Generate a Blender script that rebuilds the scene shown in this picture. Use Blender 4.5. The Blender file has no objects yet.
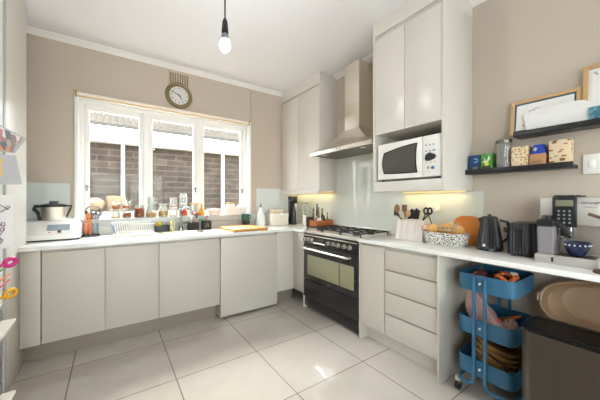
import bpy, bmesh, math, random
from mathutils import Vector, Matrix, noise
random.seed(7)
S = bpy.context.scene
COL = S.collection
PI = math.pi

# ---------------------------------------------------------------- materials
def lin(h):
    h = h.lstrip('#')
    return tuple(((c/12.92) if c <= .04045 else ((c+.055)/1.055)**2.4) for c in (int(h[i:i+2], 16)/255 for i in (0, 2, 4))) + (1,)
_m = {}
def M(name, hexc='#cccccc', rough=.5, metal=0., var=.06, scale=6., bump=0., bscale=60., coat=0., stretch=None, spec=.5):
    """procedural principled material: noise-varied colour, optional bump"""
    if name in _m: return _m[name]
    m = bpy.data.materials.new(name); m.use_nodes = True; _m[name] = m
    n = m.node_tree.nodes; l = m.node_tree.links; p = n['Principled BSDF']
    tc = n.new('ShaderNodeTexCoord'); mp = n.new('ShaderNodeMapping')
    l.new(tc.outputs['Object'], mp.inputs['Vector'])
    if stretch: mp.inputs['Scale'].default_value = stretch
    nz = n.new('ShaderNodeTexNoise'); nz.inputs['Scale'].default_value = scale; nz.inputs['Detail'].default_value = 4
    l.new(mp.outputs['Vector'], nz.inputs['Vector'])
    mx = n.new('ShaderNodeMix'); mx.data_type = 'RGBA'
    c = lin(hexc)
    mx.inputs['A'].default_value = tuple(max(0, x*(1-var)) for x in c[:3])+(1,)
    mx.inputs['B'].default_value = tuple(min(1, x*(1+var)) for x in c[:3])+(1,)
    l.new(nz.outputs['Fac'], mx.inputs['Factor']); l.new(mx.outputs['Result'], p.inputs['Base Color'])
    p.inputs['Roughness'].default_value = rough; p.inputs['Metallic'].default_value = metal
    p.inputs['Coat Weight'].default_value = coat; p.inputs['Coat Roughness'].default_value = .05
    p.inputs['Specular IOR Level'].default_value = spec
    if bump:
        nb = n.new('ShaderNodeTexNoise'); nb.inputs['Scale'].default_value = bscale; nb.inputs['Detail'].default_value = 3
        l.new(mp.outputs['Vector'], nb.inputs['Vector'])
        b = n.new('ShaderNodeBump'); b.inputs['Strength'].default_value = bump; b.inputs['Distance'].default_value = .01
        l.new(nb.outputs['Fac'], b.inputs['Height']); l.new(b.outputs['Normal'], p.inputs['Normal'])
    return m
def parts_of(m):
    n = m.node_tree.nodes; return n, m.node_tree.links, n['Principled BSDF']
def wood(name, a, b, rough=.45, stretch=(2, 30, 30), scale=1.5):
    if name in _m: return _m[name]
    m = M(name, a, rough); n, l, p = parts_of(m)
    mp = [x for x in n if x.type == 'MAPPING'][0]; mp.inputs['Scale'].default_value = stretch
    mx = [x for x in n if x.type == 'MIX'][0]; nz = [x for x in n if x.type == 'TEX_NOISE'][0]
    nz.inputs['Scale'].default_value = scale
    mx.inputs['A'].default_value = lin(a); mx.inputs['B'].default_value = lin(b)
    return m
def clear(name, tint='#ffffff', gloss=.12, haze=0., hazecol='#ffffff', rough=.02, lo=.03, trl=False):
    """thin clear glass or film: transparent + facing-weighted gloss (+ a little milky diffuse)"""
    if name in _m: return _m[name]
    m = bpy.data.materials.new(name); m.use_nodes = True; _m[name] = m
    n = m.node_tree.nodes; l = m.node_tree.links; n.clear()
    o = n.new('ShaderNodeOutputMaterial'); t = n.new('ShaderNodeBsdfTransparent'); t.inputs['Color'].default_value = lin(tint)
    g = n.new('ShaderNodeBsdfGlossy'); g.inputs['Roughness'].default_value = rough
    lw = n.new('ShaderNodeLayerWeight'); lw.inputs['Blend'].default_value = .35
    mr = n.new('ShaderNodeMapRange'); mr.inputs['To Min'].default_value = lo; mr.inputs['To Max'].default_value = gloss*4
    l.new(lw.outputs['Facing'], mr.inputs['Value'])
    mx = n.new('ShaderNodeMixShader'); l.new(mr.outputs['Result'], mx.inputs['Fac']); l.new(t.outputs[0], mx.inputs[1]); l.new(g.outputs[0], mx.inputs[2])
    last = mx
    if haze:
        d = n.new('ShaderNodeBsdfTranslucent' if trl else 'ShaderNodeBsdfDiffuse'); d.inputs['Color'].default_value = lin(hazecol)
        m2 = n.new('ShaderNodeMixShader'); m2.inputs['Fac'].default_value = haze
        l.new(mx.outputs[0], m2.inputs[1]); l.new(d.outputs[0], m2.inputs[2]); last = m2
    l.new(last.outputs[0], o.inputs['Surface'])
    return m
def thru(m, f=.5):
    """let part of the light shine through (grains, lentils, honey)"""
    n, l, p = parts_of(m); o = [x for x in n if x.type == 'OUTPUT_MATERIAL'][0]
    t = n.new('ShaderNodeBsdfTranslucent'); mx = [x for x in n if x.type == 'MIX'][0]; l.new(mx.outputs['Result'], t.inputs['Color'])
    ms = n.new('ShaderNodeMixShader'); ms.inputs['Fac'].default_value = f
    l.new(p.outputs[0], ms.inputs[1]); l.new(t.outputs[0], ms.inputs[2]); l.new(ms.outputs[0], o.inputs['Surface'])
    return m
def emit(name, hexc, strength):
    if name in _m: return _m[name]
    m = M(name, hexc, .4); n, l, p = parts_of(m)
    p.inputs['Emission Color'].default_value = lin(hexc); p.inputs['Emission Strength'].default_value = strength
    return m
def brick(name, c1, c2, mortar, bw, rh, ms, rough=.8, bump=0., offset=.5, loc=(0, 0, 0), rot=(0, 0, 0), nv=.5):
    m = M(name, c1, rough); n, l, p = parts_of(m)
    mp = n.new('ShaderNodeMapping'); mp.inputs['Location'].default_value = loc; mp.inputs['Rotation'].default_value = rot
    tc = [x for x in n if x.type == 'TEX_COORD'][0]; l.new(tc.outputs['Object'], mp.inputs['Vector'])
    b = n.new('ShaderNodeTexBrick'); b.offset = offset; b.squash = 1
    b.inputs['Color1'].default_value = lin(c1); b.inputs['Color2'].default_value = lin(c2); b.inputs['Mortar'].default_value = lin(mortar)
    b.inputs['Scale'].default_value = 1; b.inputs['Mortar Size'].default_value = ms; b.inputs['Brick Width'].default_value = bw
    b.inputs['Row Height'].default_value = rh; b.inputs['Mortar Smooth'].default_value = .1; b.inputs['Bias'].default_value = 0
    l.new(mp.outputs['Vector'], b.inputs['Vector'])
    nz = [x for x in n if x.type == 'TEX_NOISE'][0]
    mx = [x for x in n if x.type == 'MIX'][0]
    for lk in list(l):
        if lk.to_node == mx and lk.to_socket.name in ('A', 'B'): l.remove(lk)
    mx.blend_type = 'OVERLAY'; mx.inputs['Factor'].default_value = nv
    for lk in list(mx.inputs['Factor'].links): l.remove(lk)
    a = [s for s in mx.inputs if s.name == 'A' and s.type == 'RGBA'][0]; bb = [s for s in mx.inputs if s.name == 'B' and s.type == 'RGBA'][0]
    l.new(b.outputs['Color'], a); l.new(nz.outputs['Fac'], bb)
    if bump:
        bp = n.new('ShaderNodeBump'); bp.inputs['Strength'].default_value = bump; bp.inputs['Distance'].default_value = .004; bp.invert = True
        l.new(b.outputs['Fac'], bp.inputs['Height']); l.new(bp.outputs['Normal'], p.inputs['Normal'])
    return m
def spots(name, base, dot, scale, thr, rough=.6, feature='F1', stretch=(1, 1, 1), dist=False):
    """two-colour cell pattern (animal print, woven pattern)"""
    if name in _m: return _m[name]
    m = M(name, base, rough); n, l, p = parts_of(m)
    v = n.new('ShaderNodeTexVoronoi'); v.feature = 'DISTANCE_TO_EDGE' if dist else feature; v.inputs['Scale'].default_value = scale
    mp = [x for x in n if x.type == 'MAPPING'][0]; mp.inputs['Scale'].default_value = stretch
    l.new(mp.outputs['Vector'], v.inputs['Vector'])
    r = n.new('ShaderNodeValToRGB'); r.color_ramp.interpolation = 'CONSTANT'
    r.color_ramp.elements[0].color = lin(dot if not dist else base); r.color_ramp.elements[1].position = thr; r.color_ramp.elements[1].color = lin(base if not dist else dot)
    l.new(v.outputs['Distance'], r.inputs['Fac']); l.new(r.outputs['Color'], p.inputs['Base Color'])
    return m

cab = M('cabinet_white_gloss', '#d9d3ca', .3, var=.012, scale=2, coat=.0)
cabb = M('cabinet_white_satin', '#beb6aa', .42, var=.012, scale=2)  # same cabinet white, darkened: shade on the base units put into the colour
cab_in = M('cabinet_inside', '#cac3b8', .5, var=.02)
wallp = M('beige_wall_paint', '#c4b7a8', .85, var=.03, scale=3, bump=.05, bscale=120)
ceilp = M('white_ceiling_paint', '#ebebec', .9, var=.015, scale=2)
trimw = M('white_gloss_trim', '#f3f1ec', .3, var=.01)
stone = M('white_quartz', '#eceae6', .16, var=.02, scale=25, coat=.2)
plinthm = M('brushed_plinth', '#8d8172', .4, .25, var=.08, scale=3, stretch=(1, 1, 30))
glassback = M('pale_glass_splashback', '#d6dcd9', .06, var=.015, scale=2, coat=.6)
black = M('black_plastic', '#17171a', .35, var=.1)
blackm = M('black_matte', '#1d1c1c', .6, var=.1, bump=.1)
ovenblk = M('oven_black_enamel', '#232021', .25, var=.08)
steel = M('brushed_steel', '#e6dfd4', .36, 1., var=.06, scale=4, stretch=(1, 1, 40))
steeld = M('dark_steel', '#77716a', .35, 1., var=.1, scale=5)
chrome = M('chrome', '#8d9092', .12, 1., var=.02)
iron = M('cast_iron', '#1b1a1a', .55, var=.15, bump=.1)
clearg = clear('clear_glass', '#fbfdfc', .10)
jarg = clear('jar_glass', '#f6f8f5', .18, .035, trl=True)
paneg = clear('window_pane_glass', '#f7fbfa', .03, lo=.006)
white = M('white_plastic', '#eceae5', .35, var=.02)
cream = M('cream_ceramic', '#e9e3d6', .35, var=.03)
oak = wood('light_oak', '#cdaa7c', '#bf9868', .5)
oakx = wood('light_oak_crosswise', '#c9a06a', '#b98a55', .5, (30, 3, 30))
bamboo = wood('bamboo_board', '#cf9a5e', '#b97a3c', .4, (2, 25, 25))
crate_w = wood('reddish_crate_wood', '#b5642c', '#99501a', .5, (3, 20, 30))
darkwood = wood('dark_brown_wood', '#5d4028', '#42301f', .5)
paper = M('white_paper', '#e9e7e4', .8, var=.03, scale=20, bump=.15, bscale=25)
blue_tr = M('teal_blue_enamel', '#2f6280', .35, var=.04)
orange = M('orange_plastic', '#e8741a', .4)
gold = M('brass_metal', '#b59a66', .35, .9, var=.1)

# ---------------------------------------------------------------- mesh builder
class MB:
    def __init__(s): s.bm = bmesh.new()
    def raw(s, vs, fs):
        b = [s.bm.verts.new(v) for v in vs]
        for f in fs:
            try: s.bm.faces.new([b[i] for i in f])
            except ValueError: pass
        return b
    def box(s, x0, x1, y0, y1, z0, z1, bev=0., seg=2):
        t = bmesh.new()
        bmesh.ops.create_cube(t, size=1)
        for v in t.verts: v.co = Vector(((x0+x1)/2+v.co.x*(x1-x0), (y0+y1)/2+v.co.y*(y1-y0), (z0+z1)/2+v.co.z*(z1-z0)))
        if bev: bmesh.ops.bevel(t, geom=t.edges[:], offset=min(bev, .49*min(abs(x1-x0), abs(y1-y0), abs(z1-z0))), segments=seg, profile=.5, affect='EDGES')
        s.join(t); return s
    def join(s, t, mat=None):
        t.verts.index_update()
        vs = [(mat @ v.co if mat else v.co.copy()) for v in t.verts]
        fs = [[v.index for v in f.verts] for f in t.faces]
        t.free(); s.raw(vs, fs)
    def cyl(s, a, b, r, r2=None, n=16, cap=True):
        a, b = Vector(a), Vector(b); r2 = r if r2 is None else r2
        d = (b-a).normalized(); u = d.orthogonal().normalized(); w = d.cross(u)
        vs = []
        for c, q in ((a, r), (b, r2)):
            for i in range(n):
                t = 2*PI*i/n; vs.append(c+u*math.cos(t)*q+w*math.sin(t)*q)
        fs = [(i, (i+1) % n, n+(i+1) % n, n+i) for i in range(n)]
        if cap: fs += [tuple(range(n))[::-1], tuple(range(n, 2*n))]
        s.raw(vs, fs); return s
    def lathe(s, prof, cx=0, cy=0, n=28, sx=1, sy=1):
        vs = []; fs = []
        for r, z in prof:
            for i in range(n):
                t = 2*PI*i/n; vs.append((cx+r*math.cos(t)*sx, cy+r*math.sin(t)*sy, z))
        for k in range(len(prof)-1):
            for i in range(n):
                fs.append((k*n+i, k*n+(i+1) % n, (k+1)*n+(i+1) % n, (k+1)*n+i))
        if prof[0][0] > 1e-5: fs.append(tuple(range(n))[::-1])
        if prof[-1][0] > 1e-5: fs.append(tuple((len(prof)-1)*n+i for i in range(n)))
        b = s.raw(vs, fs); bmesh.ops.remove_doubles(s.bm, verts=[v for v in b if v.is_valid], dist=1e-6); return s
    def loft(s, rings, cap0=True, cap1=True):
        n = len(rings[0]); vs = [v for r in rings for v in r]; fs = []
        for k in range(len(rings)-1):
            for i in range(n): fs.append((k*n+i, k*n+(i+1) % n, (k+1)*n+(i+1) % n, (k+1)*n+i))
        if cap0: fs.append(tuple(range(n))[::-1])
        if cap1: fs.append(tuple((len(rings)-1)*n+i for i in range(n)))
        s.raw(vs, fs); return s
    def tube(s, pts, r, n=8, closed=False):
        P = [Vector(p) for p in pts]; m = len(P); rings = []; up = None
        for i, p in enumerate(P):
            a = P[(i-1) % m] if (closed or i > 0) else p; b = P[(i+1) % m] if (closed or i < m-1) else p
            d = (b-a).normalized()
            if up is None: up = d.orthogonal().normalized()
            up = (up-d*up.dot(d)); up = up.normalized() if up.length > 1e-6 else d.orthogonal().normalized()
            w = d.cross(up); rr = r[i] if isinstance(r, (list, tuple)) else r
            rings.append([p+up*math.cos(2*PI*k/n)*rr+w*math.sin(2*PI*k/n)*rr for k in range(n)])
        if closed: rings.append(rings[0]); s.loft(rings, False, False)
        else: s.loft(rings)
        return s
    def prism(s, poly, ax, a, b):
        def mk(p, t): return {'x': (t, p[0], p[1]), 'y': (p[0], t, p[1]), 'z': (p[0], p[1], t)}[ax]
        n = len(poly); s.raw([mk(p, a) for p in poly]+[mk(p, b) for p in poly],
              [tuple(range(n))[::-1], tuple(range(n, 2*n))]+[(i, (i+1) % n, n+(i+1) % n, n+i) for i in range(n)]); return s
    def ball(s, c, r, amp=0., freq=6., seed=0., sub=3):
        t = bmesh.new(); bmesh.ops.create_icosphere(t, subdivisions=sub, radius=1)
        r = (r, r, r) if not isinstance(r, (tuple, list)) else r
        for v in t.verts:
            k = 1+amp*noise.noise(v.co*freq/3+Vector((seed, seed*1.7, -seed)))
            v.co = Vector((c[0]+v.co.x*r[0]*k, c[1]+v.co.y*r[1]*k, c[2]+v.co.z*r[2]*k))
        s.join(t); return s
    def sheet(s, f, nu=10, nv=10, th=0.001):
        """thin solid sheet from f(u,v)->point, thickness th along normals"""
        top = [[Vector(f(i/nu, j/nv)) for j in range(nv+1)] for i in range(nu+1)]
        nm = (top[1][0]-top[0][0]).cross(top[0][1]-top[0][0]).normalized()*th
        N = (nu+1)*(nv+1); vs = [p for r in top for p in r]; vs += [p-nm for p in vs]; fs = []
        q = lambda i, j: i*(nv+1)+j
        for i in range(nu):
            for j in range(nv):
                fs.append((q(i, j), q(i+1, j), q(i+1, j+1), q(i, j+1))); fs.append(tuple(N+k for k in (q(i, j+1), q(i+1, j+1), q(i+1, j), q(i, j))))
        rim = [q(i, 0) for i in range(nu)]+[q(nu, j) for j in range(nv)]+[q(i, nv) for i in range(nu, 0, -1)]+[q(0, j) for j in range(nv, 0, -1)]
        for k in range(len(rim)): a, b = rim[k], rim[(k+1) % len(rim)]; fs.append((b, a, N+a, N+b))
        s.raw(vs, fs); return s
def rrect(cx, cy, hx, hy, r, z, n=6):
    out = []; r = min(r, hx, hy)
    for (sx, sy, a0) in ((1, 1, 0), (-1, 1, PI/2), (-1, -1, PI), (1, -1, 1.5*PI)):
        for i in range(n+1):
            t = a0+PI/2*i/n; out.append((cx+sx*(hx-r)+r*math.cos(t), cy+sy*(hy-r)+r*math.sin(t), z))
    return out
def open_tray(mb, cx, cy, hx, hy, r, z0, z1, th=.004, flare=.0):
    """thin-walled open tray with rounded corners"""
    mb.loft([rrect(cx, cy, hx-flare-.004, hy-flare-.004, r, z0), rrect(cx, cy, hx-flare, hy-flare, r, z0+.004), rrect(cx, cy, hx, hy, r, z1), rrect(cx, cy, hx-th, hy-th, r, z1),
             rrect(cx, cy, hx-flare-th, hy-flare-th, r, z0+th+.002)]); return mb

def world_inv(o):
    chain = []
    while o is not None: chain.append(o); o = o.parent
    m = Matrix.Identity(4)
    for q in reversed(chain): m = m @ (Matrix.Translation(q.location) @ q.rotation_euler.to_matrix().to_4x4())
    return m.inverted()
def build(name, mb, mat, parent=None, smooth=True, ang=35):
    """link one mesh; geometry is authored in world coordinates"""
    bm = mb.bm; bmesh.ops.recalc_face_normals(bm, faces=bm.faces[:])
    me = bpy.data.meshes.new(name); o = bpy.data.objects.new(name, me); COL.objects.link(o)
    if parent is not None:
        o.parent = parent; bmesh.ops.transform(bm, matrix=world_inv(parent), verts=bm.verts[:])
    else:
        xs = [v.co for v in bm.verts]
        c = Vector(((min(v.x for v in xs)+max(v.x for v in xs))/2, (min(v.y for v in xs)+max(v.y for v in xs))/2, min(v.z for v in xs)))
        o.location = c; bmesh.ops.translate(bm, vec=-c, verts=bm.verts[:])
    bm.to_mesh(me); bm.free(); me.materials.append(mat)
    if smooth:
        me.polygons.foreach_set('use_smooth', [True]*len(me.polygons)); me.set_sharp_from_angle(angle=math.radians(ang))
    return o
def tag(o, label, cat, group=None):
    o['label'] = label; o['category'] = cat
    if group: o['group'] = group
    return o
def thing(name, label, cat, loc=(0, 0, 0), group=None, rz=0.):
    o = bpy.data.objects.new(name, None); COL.objects.link(o); o.empty_display_size = .05
    o.location = loc; o.rotation_euler = (0, 0, rz); return tag(o, label, cat, group)
def single(name, mb, mat, label, cat, group=None, **k): return tag(build(name, mb, mat, **k), label, cat, group)
def struct(name, mb, mat, parent=None, **k):
    o = build(name, mb, mat, parent, **k); o['kind'] = 'structure'; return o
def copy_tree(o, parent=None):
    c = o.copy(); COL.objects.link(c)
    if parent is not None: c.parent = parent
    for ch in [x for x in bpy.data.objects if x.parent == o and x is not c]: copy_tree(ch, c)
    return c
def text(name, s, size, mat, parent, origin, right, up, ext=.0006, align='CENTER'):
    cu = bpy.data.curves.new(name, 'FONT'); cu.body = s; cu.size = size; cu.extrude = ext; cu.align_x = align; cu.align_y = 'CENTER'
    t = bpy.data.objects.new(name, cu); COL.objects.link(t)
    dg = bpy.context.evaluated_depsgraph_get(); me = bpy.data.meshes.new_from_object(t.evaluated_get(dg))
    bpy.data.objects.remove(t)
    r = Vector(right).normalized(); u = Vector(up).normalized(); n = r.cross(u)
    m = Matrix(((r.x, u.x, n.x, origin[0]), (r.y, u.y, n.y, origin[1]), (r.z, u.z, n.z, origin[2]), (0, 0, 0, 1)))
    me.transform(world_inv(parent) @ m); me.materials.append(mat)
    o = bpy.data.objects.new(name, me); COL.objects.link(o); o.parent = parent; return o
def arc(c, r, a0, a1, n, plane='xz'):
    out = []
    for i in range(n+1):
        t = a0+(a1-a0)*i/n; p, q = r*math.cos(t), r*math.sin(t)
        out.append({'xz': (c[0]+p, c[1], c[2]+q), 'xy': (c[0]+p, c[1]+q, c[2]), 'yz': (c[0], c[1]+p, c[2]+q)}[plane])
    return out

# ---------------------------------------------------------------- dimensions
XL, XR, YB, YR, ZC = -1.20, 2.345, 3.45, -4.6, 2.825
XF, YF, WT, WB = 1.865, 2.82, .915, .885     # right fronts, back fronts, worktop top and underside
YC = .985                                     # near end of right units

# ---------------------------------------------------------------- room shell
tile = brick('porcelain_floor_tiles', '#c2b9af', '#beb5aa', '#7a6f61', .62, .605, .0035, .035, .25, 0., loc=(.24+.62*8, -2.68+.605*12, 0), nv=.12)
fl = MB(); fl.box(XL-.1, XR+.1, YR-.1, YB+.1, -.1, 0)
bm = fl.bm
f = build('floor', fl, tile, smooth=False); f['kind'] = 'structure'
# keep tile texture in world axes: floor origin offset is compensated in the mapping
tile.node_tree.nodes['Principled BSDF'].inputs['Coat Weight'].default_value = .8
mp = [x for x in tile.node_tree.nodes if x.type == 'MAPPING' and x.inputs['Location'].default_value.length > .1][0]
mp.inputs['Location'].default_value = (f.location.x+.24+.62*8, f.location.y-2.68+.605*12, 0)
struct('ceiling', MB().box(XL-.1, XR+.1, YR-.1, YB+.2, ZC, ZC+.12), ceilp, smooth=False)
WX0, WX1, WZ0, WZ1 = -.285, 1.565, 1.0, 2.315   # window opening
w = MB()
w.box(XL-.1, WX0, YB, YB+.18, 0, ZC); w.box(WX1, XR+.1, YB, YB+.18, 0, ZC); w.box(WX0, WX1, YB, YB+.18, 0, WZ0); w.box(WX0, WX1, YB, YB+.18, WZ1, ZC)
struct('wall_back', w, wallp, smooth=False)
struct('wall_right', MB().box(XR, XR+.15, YR-.1, YB, 0, ZC), wallp, smooth=False)
w = MB(); LY0, LY1, LZ0, LZ1 = -3.6, -1.1, .95, 2.25
w.box(XL-.15, XL, YR-.1, LY0, 0, ZC); w.box(XL-.15, XL, LY1, YB, 0, ZC); w.box(XL-.15, XL, LY0, LY1, 0, LZ0); w.box(XL-.15, XL, LY0, LY1, LZ1, ZC)
struct('wall_left', w, wallp, smooth=False)
w = MB()
for a in (LY0, LY0+.81, LY0+1.63, LY1-.06): w.box(XL-.09, XL-.03, a, a+.06, LZ0, LZ1)
w.box(XL-.085, XL-.035, LY0, LY1, LZ0, LZ0+.06); w.box(XL-.085, XL-.035, LY0, LY1, LZ1-.06, LZ1)
d = struct('window_4', w, trimw, smooth=False)  # unseen window, put in for light from the left
struct('window_pane', MB().box(XL-.063, XL-.057, LY0+.05, LY1-.05, LZ0+.05, LZ1-.05), paneg, d, smooth=False)
w = MB(); DX0, DX1, DZ = -.6, 1.7, 2.25
w.box(XL, DX0, YR-.12, YR, 0, ZC); w.box(DX1, XR, YR-.12, YR, 0, ZC); w.box(DX0, DX1, YR-.12, YR, DZ, ZC)
struct('wall_rear', w, wallp, smooth=False)
w = MB()
for a, b in ((DX0, DX0+.06), (.52, .58), (DX1-.06, DX1)): w.box(a, b, YR-.09, YR-.03, 0, DZ)
w.box(DX0, DX1, YR-.09, YR-.03, DZ-.06, DZ); w.box(DX0, DX1, YR-.09, YR-.03, 0, .06)
d = struct('door_1', w, trimw, smooth=False)  # unseen glazed door, built in to let light in from behind
struct('door_glass', MB().box(DX0+.05, DX1-.05, YR-.063, YR-.057, .05, DZ-.05), paneg, d, smooth=False)
# coving
cp = [(YB, ZC), (YB-.06, ZC), (YB-.056, ZC-.008), (YB-.04, ZC-.014), (YB-.024, ZC-.024), (YB-.012, ZC-.036), (YB, ZC-.042)]
struct('trim_1', MB().prism(cp, 'x', XL, XR), trimw)
cp = [(XR, ZC), (XR-.06, ZC), (XR-.056, ZC-.008), (XR-.04, ZC-.014), (XR-.024, ZC-.024), (XR-.012, ZC-.036), (XR, ZC-.042)]
struct('trim_2', MB().prism(cp, 'y', YR, YB-.06), trimw)
# window: outer frame, sill, three casements
w = MB(); y0, y1 = 3.525, 3.60
w.box(WX0, WX0+.06, y0, y1, WZ0, WZ1, .004); w.box(WX1-.06, WX1, y0, y1, WZ0, WZ1, .004)
w.box(WX0+.06, WX1-.06, y0, y1, WZ1-.075, WZ1); w.box(WX0+.06, WX1-.06, y0, y1, WZ0, 1.10)
for a in (.305, .885): w.box(a, a+.045, y0, y1, 1.10, WZ1-.075)
# architrave lapped over the wall face, as deep as the plaster
for a, b in ((WX0-.01, WX0+.022), (WX1-.022, WX1+.01)): w.box(a, b, YB-.014, y0-.0005, 1.073, WZ1-.03, .003)
w.box(WX0-.01, WX1+.01, YB-.014, y0-.0005, WZ1-.0295, WZ1+.01, .003)
struct('trim_3', w, trimw)
struct('trim_4', MB().box(WX0-.04, WX1+.09, 3.395, 3.62, 1.003, 1.072, .006), M('sill_stone', '#b4b8b3', .3, var=.03))  # grey carries the shade of the sill's room-facing front in its colour
def casement(i, a, b):
    z0, z1 = 1.085, WZ1-.065; m = MB(); y0, y1 = 3.54, 3.585; t = .044
    m.box(a, a+t, y0, y1, z0, z1, .006); m.box(b-t, b, y0, y1, z0, z1, .006); m.box(a+t, b-t, y0+.002, y1-.002, z0, z0+.05); m.box(a+t, b-t, y0+.002, y1-.002, z1-.055, z1)
    o = struct('window_%d' % i, m, trimw)
    struct('window_pane', MB().box(a+t-.004, b-t+.004, 3.56, 3.566, z0+.04, z1-.045), paneg, o, smooth=False)
    h = MB(); hx = a+.02 if i == 1 else b-.02
    h.box(hx-.009, hx+.009, 3.530, 3.541, 1.36, 1.42, .003); h.tube([(hx, 3.532, 1.40), (hx, 3.522, 1.40), (hx-.05 if i != 1 else hx+.05, 3.520, 1.395)], .0055)
    struct('window_handle', h, chrome, o)
casement(1, -.225, .305); casement(2, .35, .885); casement(3, .93, 1.505)
# cable conduit on the back wall beside the window
struct('trim_5', MB().cyl((1.572, 3.443, 2.33), (1.572, 3.443, 2.765), .006, n=8), wallp)

# rolled blind
t = thing('roller_blind', 'slim cream roller blind rolled up along the top of the window', 'blind', (.62, 3.40, 2.28))
build('roll', MB().cyl((-.27, 3.408, 2.303), (1.52, 3.408, 2.303), .017, n=20), M('blind_cream', '#efe6d6', .6), t)
build('bottom_bar', MB().box(-.265, 1.515, 3.402, 3.41, 2.272, 2.288, .003), M('blind_bar', '#d9bd8d', .5), t)
for a in (-.285, 1.52):
    build('bracket', MB().box(a, a+.014, 3.39, 3.436, 2.275, 2.325, .003), gold, t)

# wall clock
cx, cz, cy = .658, 2.492, YB
t = thing('wall_clock', 'round antique brass wall clock with white dial on the wall above the window', 'clock', (cx, cy, cz-.14))
def disc(prof, n=40):
    mb = MB(); mb.lathe(prof, 0, 0, n); bmesh.ops.transform(mb.bm, matrix=Matrix.Translation((cx, cy, cz)) @ Matrix.Rotation(PI/2, 4, 'X'), verts=mb.bm.verts[:]); return mb
build('rim', disc([(.095, .0), (.147, .0), (.150, .012), (.143, .028), (.128, .036), (.116, .032), (.108, .022), (.104, .012), (.095, .012)]), M('antique_brass', '#8c7a58', .4, .5, var=.15), t)
build('dial', disc([(.0, .008), (.107, .008), (.107, .014), (.0, .014)]), M('clock_dial', '#d6d4cd', .5), t)
for k in range(1, 13):
    a = PI/2-k*PI/6; text('numeral', str(k), .032, black, t, (cx+.083*math.cos(a), cy-.0145, cz+.083*math.sin(a)), (1, 0, 0), (0, 0, 1))
def hand(name, ang, L, wd):
    a = math.radians(90-ang); d = Vector((math.cos(a), 0, math.sin(a))); p = Vector((-d.z, 0, d.x)); o = Vector((cx, cy-.018, cz)); q = Vector((0, -.002, 0))
    m = MB(); b = [o-d*.018+p*wd, o-d*.018-p*wd, o+d*L-p*wd*.35, o+d*L+p*wd*.35]
    m.loft([b, [v+q for v in b]]); build(name, m, black, t, smooth=False)
hand('hour_hand', 4.8*30, .058, .006); hand('minute_hand', 49*6, .085, .0045)

# air vent above the clock
t = thing('air_vent', 'small beige perforated air vent near the ceiling above the clock', 'vent', (.66, YB, 2.615))
build('grille', MB().box(.548, .772, YB-.008, YB-.001, 2.612, 2.752, .002), M('vent_beige', '#bfae97', .7), t)
h = MB()
for i in range(8):
    for j in range(6): h.box(.561+i*.0262, .561+i*.0262+.013, YB-.0092, YB-.0075, 2.622+j*.0215, 2.622+j*.0215+.013)
o = build('hole_pattern', h, M('vent_hole', '#3a2a20', .9), t, smooth=False)

# ---------------------------------------------------------------- outside
t = thing('outside_building', 'brick outbuilding with a corrugated roof and white fascia seen through the window', 'building', (1, 5.6, 0))
bw = brick('old_brown_brick', '#413831', '#4d433b', '#5b5149', .34, .10, .012, .95, .8, .5, rot=(PI/2, 0, 0), nv=.75)
build('wall', MB().box(-5, 7, 5.5, 5.7, 0, 2.4), bw, t, smooth=False)
build('fascia', MB().box(-5, 7, 5.32, 5.50, 2.20, 2.42, .005), M('outside_white', '#f6f4f0', .5), t, smooth=False)
def roof(u, v):
    x = -5+12*u; y = 5.26+1.9*v; return (x, y, 2.46+.66*v+.014*math.sin(x*2*PI/.10))
build('corrugated_roof', MB().sheet(roof, 960, 2, .004), M('weathered_tin', '#47423c', .9, 0, spec=0, var=.5, scale=4, bump=.2, bscale=12), t)
build('gutter', MB().box(-5, 7, 5.22, 5.262, 2.43, 2.475), M('gutter_grey', '#4c4843', .7), t, smooth=False)
for px in (-1.6, .165, 1.87, 3.6): build('post', MB().box(px-.026, px+.026, 5.42, 5.49, 0, 2.2, .004), M('outside_white'), t)
struct('outside_ground', MB().box(-6, 8, YB+.18, 9, -.1, -.01), M('outside_paving', '#b9b2a6', .9, var=.1, scale=3), smooth=False)
single('garden_ledge', MB().box(-1.6, 1.3, 4.65, 5.05, -.01, 1.09, .01), M('outside_render', '#8f887c', .8), 'low white rendered ledge outside under the window view', 'ledge')
sackm = M('tan_sackcloth', '#857159', .9, var=.12, scale=9, bump=.4, bscale=30)
single('sack', MB().ball((-.19, 4.84, 1.195), (.13, .12, .098), .25, 7, 1.3), sackm, 'smaller low tan sack on the outside ledge by the window frame', 'sack', 'sacks on the outside ledge')
m = MB(); m.loft([rrect(.07+.008*math.sin(k), 4.85, .125-.012*abs(k-3)/3, .10-.008*abs(k-3), .05, 1.091+k*.046) for k in range(6)])
bmesh.ops.subdivide_edges(m.bm, edges=m.bm.edges[:], cuts=1)
for v in m.bm.verts:
    if v.co.z > 1.1: v.co += Vector((noise.noise(v.co*9), noise.noise(v.co*9+Vector((4, 0, 0))), noise.noise(v.co*8+Vector((0, 7, 0)))))*.018
single('sack', m, sackm, 'taller upright tan sack on the outside ledge beside the white post', 'sack', 'sacks on the outside ledge')

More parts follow.
